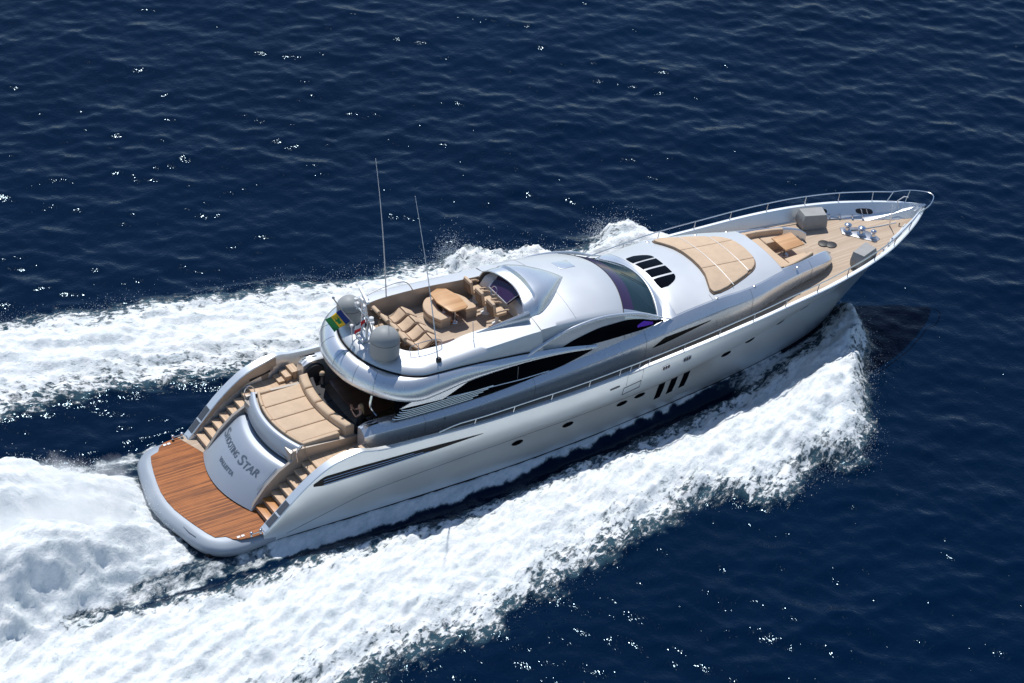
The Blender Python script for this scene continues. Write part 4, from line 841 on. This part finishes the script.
for yy in (-.10, .10): q.tube([(34.75, yy, 3.80), (35.2, yy * .5, 3.90), (35.42, yy * .3, 3.88)], .022, 6)
q.build('anchor_roller', M['chrome'], Y)

# fine panel seams, small fittings
for xx in (9.4, 14.2, 19.3, 24.6, 28.2):
    for sg in (-1, 1):
        q = MB(); S = trunk_side(xx); q.tube([(xx, sg * (p[0] + .004), p[1]) for p in S[1:]], .005, 4); q.build('panel_seam', M['grille'], Y)
for xx in (16.3,):
    q = MB(); q.tube([(xx - K_(xx) * y * y, y, roof_z(xx - K_(xx) * y * y, y) + .003) for y in frange(-2.3, 2.3, 30)], .005, 4); q.build('roof_seam', M['grille'], Y)
for xx in frange(10.6, 16.6, 7):
    q = MB(); q.lathe((xx, -2.96 + (xx - 10.6) * .045, 4.80 - (xx - 10.6) * .125), [(.022, 0), (.022, .03)], 8); q.build('rivet_light', M['dull'], Y)
# ---------------- mast, domes, antennas
for sg, x in ((-1, 8.42), (1, 8.35)):
    y = sg * 1.30; q = MB(); q.lathe((x, y, 5.36), [(.30, 0), (.34, .05), (.36, .08)], 28); bs = q.build('dome_base', M['white'], Y)
    ks = 1.0 if sg < 0 else .86
    q = MB(); q.lathe((x, y, 5.44), [(r_ * ks, z_ * ks) for r_, z_ in [(.40, 0), (.54, .02), (.56, .08), (.56, .62), (.562, .66)] + [(.56 * math.cos(a), .66 + .50 * math.sin(a)) for a in frange(.08, PI / 2 - .02, 10)]], 32); dm = q.build('satellite_dome', M['dome'], Y)
    q = MB(); q.lathe((x, y, 5.44 + .64 * ks), [(.565 * ks, 0), (.568 * ks, .012), (.565 * ks, .024)], 32); q.build('dome_seam', M['grille'], dm)
mx = 8.35
q = MB()
for dy in (-.22, .22): q.tube([(mx - .1, dy, 5.3), (mx - .05, dy * .8, 6.3), (mx - .15, dy * .6, 7.1)], [.07, .055, .04], 8)
for z in (5.75, 6.2, 6.65): q.tube([(mx - .08, -.2, z), (mx - .08, .2, z)], .035, 6)
q.tube([(mx + .3, 0, 5.35), (mx, 0, 6.5)], .04, 6); q.tube([(mx - .1, -.55, 6.5), (mx - .1, .55, 6.5)], .035, 6); q.box((mx - .02, 0, 5.42), (.55, .6, .14), r=.04)
mast = q.build('radar_mast', M['silver'], Y, sharp=40)
q = MB(); q.box((mx - .12, 0, 7.14), (.3, .3, .18), r=.05); rb = q.build('radar_pedestal', M['white'], mast)
q = MB(); q.box((mx - .12, .0, 7.30), (.12, 1.05, .11), rz=-.22, r=.03); q.build('radar_antenna', M['white'], mast)
for yy, z in ((-.55, 6.5), (.55, 6.5)): q = MB(); q.lathe((mx - .1, yy, z), [(.05, 0), (.09, .03), (.09, .16), (.03, .20)], 12); q.build('gps_antenna', M['white'], mast)
for dx_, dy_, z_, h_ in ((-.25, -.38, 6.5, .55), (-.2, .38, 6.5, .4), (.15, -.3, 5.45, .7), (.25, .45, 5.4, .9), (-.45, .2, 5.3, .6)):
    q = MB(); q.tube([(mx + dx_, dy_, z_), (mx + dx_ - .05, dy_, z_ + h_)], .018, 6); q.lathe((mx + dx_ - .05, dy_, z_ + h_), [(.02, 0), (.07, .02), (.07, .10), (.02, .13)], 10); q.build('mast_aerial', M['white'], mast)
q = MB(); q.box((mx - .05, -.12, 6.05), (.14, .22, .30), r=.04); q.build('searchlight', M['tint'], mast)
q = MB(); q.tube([(mx + .05, .2, 6.2), (mx + .05, .28, 6.6)], .05, 8); q.build('horn', M['chrome'], mast)
q = MB(); q.tube([(8.3, .25, 5.5), (7.75, .55, 6.3), (7.35, .75, 7.0)], .028, 8); q.lathe((7.35, .75, 7.0), [(.05, 0), (.06, .04), (.02, .08)], 10); staff = q.build('ensign_staff', M['dull'], mast)
for base, tip in (((10.4, 2.1, 5.40), (9.36, 1.45, 12.1)), ((10.05, -2.45, 5.35), (9.36, -1.45, 12.1))):
    q = MB(); b, t = Vector(base), Vector(tip)
    P = [b.lerp(t, s) + Vector((-.25 * s * (1 - s) * -1, 0, 0)) for s in frange(0, 1, 10)]; q.tube(P, [.028, .024, .022, .02, .018, .016, .014, .012, .011, .009], 6); q.build('whip_antenna', M['white'], Y)
q = MB(); q.lathe((10.05, -2.50, 5.33), [(.05, 0), (.11, .04), (.11, .13), (.06, .19), (.01, .2)], 14); q.build('nav_light', M['black'], Y)
q = MB(); q.tube(smooth_path([(9.3, 1.95, 5.42), (9.35, 1.95, 5.72), (10.1, 2.0, 5.9), (11.1, 2.0, 5.9), (11.5, 1.97, 5.42)], 6), .02, 8); q.build('grab_rail', M['dull'], Y)
q = MB(); q.tube(smooth_path([(9.3, -1.7, 5.42), (9.3, -1.72, 5.75), (9.9, -1.78, 5.85), (10.5, -1.78, 5.75), (10.6, -1.78, 5.42)], 6), .016, 8); q.tube([(9.6, -1.75, 5.42), (9.6, -1.75, 5.8)], .014, 6); q.build('grab_rail', M['dull'], Y)
q = MB(); q.tube([(11.9, -1.9, 5.42), (11.85, -1.88, 6.2)], .014, 6); q.build('grab_rail', M['dull'], Y)
q = MB(); q.tube(smooth_path([(7.6, -1.9, 4.2), (7.5, -2.0, 3.8), (7.7, -2.1, 3.4)], 6), .05, 8); q.build('overhang_strut', M['chrome'], Y)

# round dark cover on the inner face of the port coaming, small capstan with polished head
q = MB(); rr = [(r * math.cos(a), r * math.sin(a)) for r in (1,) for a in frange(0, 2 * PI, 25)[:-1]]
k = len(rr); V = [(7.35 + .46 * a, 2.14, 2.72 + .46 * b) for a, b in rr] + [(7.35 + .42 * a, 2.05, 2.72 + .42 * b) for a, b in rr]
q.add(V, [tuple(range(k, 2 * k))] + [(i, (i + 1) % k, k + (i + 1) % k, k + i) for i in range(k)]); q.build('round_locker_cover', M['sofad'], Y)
# ================================================================== LOOSE THINGS ABOARD
def cushion_cell(mb, y0, y1, fa, ff, zf, h, r=.05, n=8, gap=.012):
    ys = frange(y0 + gap, y1 - gap, n); out = [(fa(y) + gap, y) for y in ys] + [(ff(y) - gap, y) for y in ys[::-1]]
    mb.slab(out, 0.0, h, r, zf=zf)
# aft cockpit sun pad
sp = empty('sun_pad', (5.3, 0, 2.66)); tag(sp, 'large tan sun pad of four long cushions behind the transom lettering', 'sun pad')
fa = lambda y: 4.40 + .115 * y * y; ff = lambda y: 6.26 + .09 * y * y
for y0, y1 in ((-1.66, -.83), (-.83, 0), (0, .83), (.83, 1.66)):
    q = MB(); cushion_cell(q, y0, y1, lambda y: fa(y) + .10, ff, lambda x, y: 2.66, .20); q.build('cushion', M['tan'], sp)
for y0, y1 in ((-1.86, -.95), (-.95, 0), (0, .95), (.95, 1.86)):
    q = MB(); cushion_cell(q, y0, y1, lambda y: fa(y) - .02, lambda y: fa(y) + .12, lambda x, y: 2.66, .24, .05); q.build('edge_bolster', M['tan'], sp)
    q = MB(); cushion_cell(q, y0, y1, lambda y: ff(y) - .02, lambda y: ff(y) + .36, lambda x, y: 2.62, .50, .14); q.build('back_bolster', M['tan'], sp)
for sg in (-1, 1):
    q = MB(); q.slab([(4.85, sg * 1.68), (6.3 if sg < 0 else 5.3, sg * 1.68), (6.3 if sg < 0 else 5.3, sg * 1.86), (4.8, sg * 1.86)], 2.66, 2.90, .05); q.build('side_bolster', M['tan'], sp)
q = MB(); q.slab([(6.25, -1.86), (7.0, -1.8), (7.0, 1.8), (6.25, 1.86)], 1.95, 2.62, .02); q.build('base', M['bronze'], sp)
# dark dining sofa in the shade and its table
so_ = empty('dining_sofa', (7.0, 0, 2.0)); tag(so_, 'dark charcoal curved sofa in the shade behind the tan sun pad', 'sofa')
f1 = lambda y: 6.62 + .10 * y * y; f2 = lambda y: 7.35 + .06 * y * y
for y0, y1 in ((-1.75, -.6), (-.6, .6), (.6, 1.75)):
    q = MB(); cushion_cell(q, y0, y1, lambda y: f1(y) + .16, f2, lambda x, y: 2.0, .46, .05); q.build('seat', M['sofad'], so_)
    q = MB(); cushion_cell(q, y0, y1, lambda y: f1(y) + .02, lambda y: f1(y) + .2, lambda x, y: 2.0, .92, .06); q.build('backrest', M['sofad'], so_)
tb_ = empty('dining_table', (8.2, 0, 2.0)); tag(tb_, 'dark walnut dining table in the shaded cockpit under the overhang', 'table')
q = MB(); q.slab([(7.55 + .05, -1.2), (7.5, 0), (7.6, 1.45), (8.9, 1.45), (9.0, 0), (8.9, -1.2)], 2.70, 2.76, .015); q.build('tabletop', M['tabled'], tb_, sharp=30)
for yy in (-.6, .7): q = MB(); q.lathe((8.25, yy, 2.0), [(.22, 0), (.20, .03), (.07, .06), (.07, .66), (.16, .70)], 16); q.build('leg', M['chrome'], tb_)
# warping capstan beside the sofa
cp = empty('capstan', (7.52, 1.86, 2.0)); tag(cp, 'small post with polished knob beside the shaded sofa, just aft of the overhang', 'capstan')
q = MB(); q.lathe((7.52, 1.78, 2.0), [(.12, 0), (.12, .5), (.09, .55), (.09, .78), (.10, .80)], 16); q.build('post', M['dull'], cp)
q = MB(); q.lathe((7.52, 1.78, 2.80), [(.05, 0), (.10, .04), (.11, .10), (.08, .16), (.02, .19)], 16); q.build('head', M['tan'], cp)

# foredeck sun pad
fp = empty('sun_pad', (24.4, 0, 4.4)); tag(fp, 'broad tan quilted sun pad on the foredeck ahead of the black vents', 'sun pad')
xa = lambda y: np.interp(abs(y), [0, .6, 1.1, 1.6, 1.95, 2.14], [23.30, 23.27, 23.18, 22.98, 22.84, 22.90]); xf = lambda y: np.interp(abs(y), [0, .6, .9, 1.15, 1.35, 1.6, 1.85, 2.05, 2.14], [25.93, 25.88, 25.78, 25.60, 25.35, 24.8, 24.15, 23.55, 23.15])
q = MB(); ys = frange(-2.14, 2.14, 41); q.slab([(float(xa(y)) - .05, y * 1.02) for y in ys] + [(float(xf(y)) + .05, y * 1.02) for y in ys[::-1]], 0.0, .045, .01, zf=lambda x, y: tz(x, y)); q.build('base', M['tan2'], fp, sharp=30)
cuts = [(-2.14, -.74), (-.74, .74), (.74, 2.14)]
for y0, y1 in cuts:
    for a, b in ((22.5, 23.95), (23.95, 25.1), (25.1, 26.2)):
        n = 12; ys = frange(y0 + .008, y1 - .008, n); A_ = []; B2 = []
        for y in ys:
            lo = max(float(xa(y)), a + .008); hi = min(float(xf(y)), b - .008)
            if hi - lo > .05: A_.append((lo, y)); B2.append((hi, y))
        if len(A_) > 2: q = MB(); q.slab(A_ + B2[::-1], 0.02, .12, .025, zf=lambda x, y: tz(x, y)); q.build('cushion', M['tan'], fp)
for a in (23.95, 25.1):
    yy = 2.0 if a < 24 else 1.42; q = MB(); q.tube([(a, y, tz(a, y) + .118) for y in frange(-yy, yy, 15)], .016, 5); q.build('piping', M['gel'], fp)
# foredeck lounge in the well
q = MB(); q.slab([(26.72, -1.49), (27.4, -1.41), (28.2, -1.23), (28.7, -1.08), (29.5, -.86), (29.5, .86), (28.7, 1.08), (28.2, 1.23), (27.4, 1.41), (26.72, 1.49)], 3.0, 3.34, 0); q.build('lounge_floor', M['teakd'], Y, sharp=30)
fl = empty('lounge_sofa', (27.4, 0, 3.34)); tag(fl, 'tan U-shaped lounge sofa sunk into the foredeck around the small teak table', 'sofa')
q = MB(); q.slab([(26.78, -1.38), (26.72, 0), (26.78, 1.38), (27.55, 1.30), (27.5, 0), (27.55, -1.30)], 3.34, 3.78, .05); q.build('seat', M['tan'], fl)
for sg in (-1, 1):
    q = MB(); q.slab([(27.56, sg * 1.32), (28.62, sg * 1.06), (28.60, sg * .58), (27.56, sg * .62)], 3.34, 3.78, .05); q.build('seat', M['tan'], fl)
    q = MB(); q.slab([(26.9, sg * 1.46), (27.5, sg * 1.39), (28.2, sg * 1.22), (28.68, sg * 1.07), (28.62, sg * .93), (28.15, sg * 1.07), (27.45, sg * 1.23), (26.9, sg * 1.28)], 3.76, 4.02, .05); q.build('backrest', M['tan'], fl)
q = MB(); q.slab([(26.74, -1.44), (26.66, 0), (26.74, 1.44), (26.92, 1.44), (26.84, 0), (26.92, -1.44)], 3.76, 4.06, .05); q.build('backrest', M['tan'], fl)
ft = empty('lounge_table', (28.25, .12, 3.34)); tag(ft, 'small square teak table on the foredeck lounge', 'table')
q = MB(); q.slab([(27.78, -.38), (28.78, -.34), (28.80, .66), (27.80, .64)], 3.93, 3.98, .012); q.build('tabletop', M['table'], ft, sharp=30)
q = MB(); q.lathe((28.15, .14, 3.34), [(.2, 0), (.18, .03), (.05, .05), (.05, .56), (.14, .59)], 14); q.build('leg', M['dull'], ft)
# covered deck boxes
for pts, lab in (([(30.28, 2.08), (31.28, 1.76), (31.06, 1.14), (30.16, 1.46)], 'grey canvas covered deck gear by the far port rail of the foredeck'), ([(30.28, -1.24 - .42), (31.24, -1.28), (31.34, -1.86), (30.46, -2.16)], 'grey canvas covered deck gear by the near starboard rail of the bow')):
    cx = sum(p[0] for p in pts) / 4; cy = sum(p[1] for p in pts) / 4; z0 = zd_f(cx) + .01
    t = MB(); bm = bmesh.new(); levels = [(0, 1.02, .0), (.12, 1.10, .3), (.34, 1.14, .5), (.52, 1.08, .3), (.66, 1.0, 0), (.70, .97, 0)]; rows_ = []
    for h, k, wv in levels:
        r = []
        for a in range(4):
            p, p2 = pts[a], pts[(a + 1) % 4]
            for s in range(7):
                f = s / 7; x = p[0] + (p2[0] - p[0]) * f; y = p[1] + (p2[1] - p[1]) * f; kk = k + wv * .09 * math.sin(s * 2.3 + a + h * 9)
                r.append((cx + (x - cx) * kk, cy + (y - cy) * kk, z0 + h + .02 * math.sin(s * 1.7 + a) * wv))
        rows_.append(r)
    t.grid(rows_, closed_v=True, cap_u=True); o = t.build('deck_box', M['cover'], None, sharp=35); tag(o, lab, 'deck box', 'canvas covered boxes on the bow')

# ---- flybridge: four wave-shaped loungers
def make_lounger():
    root = empty('sun_lounger', (9.55, 1.22, 4.6))
    prof = smooth_path([(9.42, 5.42), (9.62, 5.34), (9.95, 5.02), (10.22, 4.86), (10.45, 4.94), (10.72, 5.12), (10.92, 5.02), (11.2, 4.82)], 5)
    def slabp(P, w0, w1, th, nm, m, par, lift=0.0):
        q = MB(); rows = []
        for x, z in P: rows.append([(x, w0, z + lift - th), (x, w0, z + lift - .02), (x, w0 + .03, z + lift), (x, w1 - .03, z + lift), (x, w1, z + lift - .02), (x, w1, z + lift - th)])
        q.grid(rows, closed_v=True, cap_u=True); return q.build(nm, m, par, sharp=45)
    slabp(prof, .92, 1.52, .10, 'frame', M['tan2'], root)
    n = len(prof)
    for a, b in ((2, 13), (14, 24), (25, n - 1)):
        slabp(prof[a:b + 1], .97, 1.47, .05, 'cushion', M['tan'], root, .05)
    q = MB(); q.tube([(9.52, .98, 5.50), (9.52, 1.0, 5.50), (9.52, 1.44, 5.50), (9.52, 1.46, 5.50)], [.05, .09, .09, .05], 12); q.build('head_roll', M['tan'], root)
    for x, z in ((9.8, 5.06), (10.9, 4.92)):
        q = MB(); q.tube([(x, .98, z), (x, .98, 4.6)], .02, 6); q.tube([(x, 1.46, z), (x, 1.46, 4.6)], .02, 6); q.build('legs', M['dull'], root)
    return root
lg = make_lounger(); labs = ['tan wave-shaped sun lounger farthest to port, beside the far coaming', 'second tan sun lounger from the far port side of the flybridge', 'third tan sun lounger, between the grey satellite dome and the sofa', 'tan sun lounger nearest the camera, beside the low steel rail']
for i in range(4):
    o = lg if i == 0 else copy_tree(lg)
    o.location = (9.55 + (-.02, .0, .03, .0)[i], 1.28 - .655 * i, 4.6); tag(o, labs[i], 'sun lounger', 'sun loungers side by side on the flybridge')
# ---- flybridge C sofa and table
cs = empty('curved_sofa', (12.4, 1.1, 4.6)); tag(cs, 'tan horseshoe sofa wrapped around the oval teak table on the flybridge', 'sofa')
co = smooth_path([(11.72, .18), (11.50, .75), (11.60, 1.35), (12.0, 1.78), (12.6, 1.86), (13.1, 1.62), (13.38, 1.1), (13.46, .35)], 5); ci = smooth_path([(12.20, .22), (12.05, .75), (12.08, 1.10), (12.25, 1.34), (12.58, 1.40), (12.80, 1.25), (12.90, .95), (12.95, .38)], 5)
q = MB(); q.slab([(o[0], o[1]) for o in co] + [(o[0], o[1]) for o in ci[::-1]], 4.92, 5.05, .04); q.build('seat', M['tan'], cs, sharp=50)
k = lambda o, c: (o[0] * .94 + c[0] * .06, o[1] * .94 + c[1] * .06)
q = MB(); q.slab([k(o, c) for o, c in zip(co, ci)] + [k(c, o) for o, c in zip(co, ci)][::-1], 4.6, 4.92, 0); q.build('base', M['bronze'], cs, sharp=40)
q = MB(); q.slab([(o[0], o[1]) for o in co] + [(o[0] * .985 + c[0] * .015, o[1] * .985 + c[1] * .015) for o, c in zip(co, ci)][::-1], 4.905, 4.935, 0); q.build('piping', M['tan2'], cs, sharp=40)
dt = empty('flybridge_table', (12.5, .85, 4.6)); tag(dt, 'boat-shaped varnished teak table in the middle of the flybridge', 'table')
q = MB(); q.slab([(12.05, 1.62), (12.45, 1.78), (12.78, 1.62), (12.98, .95), (12.92, .22), (12.78, .12), (12.26, .12), (12.12, .24), (11.98, .95)], 5.28, 5.33, .012); q.build('tabletop', M['table'], dt, sharp=30)
for yy in (.45, 1.3): q = MB(); q.lathe((12.48, yy, 4.6), [(.18, 0), (.16, .03), (.06, .05), (.06, .62), (.14, .67)], 14); q.build('leg', M['chrome'], dt)
# ---- helm seats
def make_helm():
    r = empty('helm_seat', (13.9, 1.3, 4.6))
    q = MB(); q.lathe((13.9, 1.3, 4.6), [(.20, 0), (.18, .04), (.07, .07), (.07, .42), (.18, .46)], 14); q.build('pedestal', M['gel'], r)
    q = MB(); q.box((13.95, 1.3, 5.12), (.50, .50, .14), r=.05); q.build('seat', M['tan'], r)
    q = MB(); q.box((13.62, 1.3, 5.42), (.13, .54, .62), r=.05, ry=-.18); q.build('backrest', M['tan'], r)
    q = MB(); q.box((13.54, 1.3, 5.38), (.03, .46, .52), r=.01, ry=-.18); q.build('backrest_shell', M['tan2'], r)
    for s in (-1, 1): q = MB(); q.tube(smooth_path([(13.64, 1.3 + s * .27, 5.32), (13.85, 1.3 + s * .31, 5.36), (14.1, 1.3 + s * .31, 5.34), (14.22, 1.3 + s * .27, 5.28)], 4), .04, 8); q.build('armrest', M['tan'], r)
    return r
h0 = make_helm()
for i, (yy, lab) in enumerate(((1.30, 'tan helm seat farthest to port at the flybridge console'), (.45, 'middle one of the three tan helm seats'), (-.40, 'tan helm seat nearest the white starboard deck of the flybridge'))):
    o = h0 if i == 0 else copy_tree(h0); o.location = (13.88, yy, 4.6); tag(o, lab, 'helm seat', 'helm seats facing the flybridge console')
q = MB(); q.tube([(0.16 * math.cos(a) * .5 + 14.22, .45 + .18 * math.sin(a), 5.50 + .14 * math.cos(a)) for a in frange(0, 2 * PI, 21)], .016, 6); q.build('steering_wheel', M['chrome'], dash)

# ---- flags
def flag(name, hoist_a, hoist_b, fly, cols, lab, rip=.05, vert=True, par=None):
    a, b, f = Vector(hoist_a), Vector(hoist_b), Vector(fly); nu, nv = 24, 8; me = []; V = []; Fc = []; mi = []
    nrm = (b - a).cross(f).normalized()
    for i in range(nu + 1):
        for j in range(nv + 1):
            u, v = i / nu, j / nv; V.append(a.lerp(b, v) + f * u + nrm * rip * math.sin(u * 7 + v * 2.0) * (0.3 + u) + Vector((0, 0, -.12 * u * u * (1 + .5 * v))))
    for i in range(nu):
        for j in range(nv):
            A_ = i * (nv + 1) + j; Fc.append((A_, A_ + nv + 1, A_ + nv + 2, A_ + 1)); mi.append(cols((i + .5) / nu, (j + .5) / nv))
    ms = [mat(name + '_cloth', c, .75) for c in FC]
    o = link(name, V, Fc, None, None, mats=ms, recalc=False, sharp=None)
    for p, k in zip(o.data.polygons, mi): p.material_index = k
    sm = o.modifiers.new('thick', 'SOLIDIFY'); sm.thickness = .006
    tag(o, lab, 'flag'); return o
FC = [(.012, .045, .22), (.85, .55, .02), (.015, .24, .07), (.7, .02, .03), (.8, .8, .8)]
def ens(u, v):
    if u < .36: return 0
    if u > .72: return 2
    for cu, cv in ((.47, .42), (.61, .42), (.54, .68)):
        if abs(u - cu) / .075 + abs(v - cv) / .17 < 1: return 2
    return 1
flag('ensign', (7.66, .59, 6.52), (7.98, .42, 6.02), (-.66, .10, -.22), ens, 'blue, yellow and green striped ensign blowing from the staff between the domes')
flag('courtesy_flag', (8.22, -.16, 6.35), (8.22, -.16, 6.02), (-.42, -.02, -.1), lambda u, v: 3 if (u < .5) == (v < .5) else 4, 'small red and white courtesy flag on the mast')

# ---- woman on the cockpit floor, arms raised to her face
def person(loc, face):
    J = {}; vs = []; es = []; rad = []
    def add(n, p, r, par=None):
        J[n] = len(vs); vs.append(p); rad.append(r)
        if par: es.append((J[par], J[n]))
    add('pelvis', (0, 0, .88), (.145, .115)); add('waist', (0, .0, 1.04), (.115, .09), 'pelvis'); add('chest', (0, .01, 1.22), (.145, .10), 'waist'); add('neckb', (0, .0, 1.38), (.07, .06), 'chest'); add('neck', (0, .0, 1.43), (.05, .05), 'neckb')
    for s, nm in ((-1, 'l'), (1, 'r')):
        add('hip' + nm, (s * .085, 0, .82), (.09, .09), 'pelvis'); add('knee' + nm, (s * .095, .02 + .03 * s, .47), (.055, .055), 'hip' + nm); add('ank' + nm, (s * .10, -.03 + .05 * s, .08), (.034, .036), 'knee' + nm); add('toe' + nm, (s * .11, .13 + .05 * s, .03), (.036, .022), 'ank' + nm)
        add('sh' + nm, (s * .165, 0, 1.345), (.05, .05), 'neckb'); add('el' + nm, (s * .24, .20, 1.26), (.036, .036), 'sh' + nm); add('wr' + nm, (s * .12, .34, 1.47), (.024, .026), 'el' + nm)
    me = bpy.data.meshes.new('person'); me.from_pydata(vs, es, []); o = bpy.data.objects.new('person', me); COL.objects.link(o)
    sk = o.modifiers.new('skin', 'SKIN')
    for i, r in enumerate(rad): me.skin_vertices[0].data[i].radius = r
    me.skin_vertices[0].data[0].use_root = True
    s2 = o.modifiers.new('sub', 'SUBSURF'); s2.levels = 2; s2.render_levels = 2
    bpy.context.view_layer.update(); ev = o.evaluated_get(bpy.context.evaluated_depsgraph_get()); m2 = bpy.data.meshes.new_from_object(ev); o.modifiers.clear(); o.data = m2; o.data.shade_smooth()
    bm = bmesh.new(); bm.from_mesh(o.data)
    # head, ears, nose joined onto the body mesh
    def ball(c, r, seg=16):
        g = bmesh.ops.create_uvsphere(bm, u_segments=seg, v_segments=seg // 2 + 2, radius=1.0); bmesh.ops.scale(bm, vec=r, verts=g['verts']); bmesh.ops.translate(bm, vec=c, verts=g['verts'])
    ball((0, .015, 1.545), (.075, .092, .112)); ball((0, .108, 1.53), (.013, .02, .02), 8); ball((0, .094, 1.485), (.025, .012, .009), 8)
    for s in (-1, 1): ball((s * .077, 0, 1.54), (.012, .022, .03), 8)
    # hands: palm plus five bent fingers
    for s in (-1, 1):
        w_ = Vector((s * .12, .34, 1.47)); ball(tuple(w_ + Vector((-s * .01, .015, .045))), (.018, .038, .05), 10)
        for k in range(4):
            L_ = (.062, .072, .068, .052)[k]; b0 = w_ + Vector((-s * .012, -.018 + .022 * k, .085))
            for seg in range(2): ball(tuple(b0 + Vector((-s * .012 * (seg + 1), 0, L_ * .35 * (seg + .6)))), (.009, .009, L_ * .3), 8)
        ball(tuple(w_ + Vector((-s * .03, -.035, .05))), (.009, .010, .03), 8); ball(tuple(w_ + Vector((-s * .045, -.04, .075))), (.008, .009, .02), 8)
    for f in bm.faces: f.smooth = True
    bm.to_mesh(o.data); bm.free(); o.data.materials.clear(); o.data.materials.append(M['skin'])
    o.location = loc; o.rotation_euler = (0, 0, face)
    def child(nm, mb, m): c = link(nm, mb.v, mb.f, m, None); c.parent = o; return c
    q = MB(); P = []
    for z, rx, ry in ((.60, .205, .175), (.72, .195, .165), (.88, .165, .135), (1.02, .128, .105), (1.2, .158, .122), (1.32, .14, .10), (1.375, .10, .08)): P.append([(rx * math.cos(a) , ry * math.sin(a) + .005, z + .006 * math.sin(5 * a)) for a in frange(0, 2 * PI, 29)[:-1]])
    q.grid(P, closed_v=True); child('dress', q, M['dress'])
    q = MB(); P = []
    for z, rx, ry, yo in ((1.665, .01, .01, -.01), (1.655, .055, .06, -.01), (1.61, .086, .095, -.015), (1.54, .092, .085, -.035), (1.46, .092, .065, -.06), (1.36, .10, .05, -.085), (1.26, .085, .035, -.10), (1.2, .05, .02, -.10)): P.append([(rx * math.cos(a) + .006 * math.sin(6 * a), ry * math.sin(a) + yo, z) for a in frange(0, 2 * PI, 25)[:-1]])
    q.grid(P, closed_v=True, cap_u=True); child('hair', q, M['hair'])
    q = MB()
    for s in (-1, 1): q.lathe((s * .030, .098, 1.556), [(.0, -.008), (.009, 0), (.0, .008)], 8)
    child('eyes', q, M['tint'])
    q = MB(); q.box((0, .37, 1.55), (.15, .012, .075), r=.004); child('phone', q, M['black'])
    tag(o, 'woman in a short black dress with blond hair, both arms raised, standing in the cockpit', 'person'); return o
person((7.35, -1.55, 2.0), 1.15)
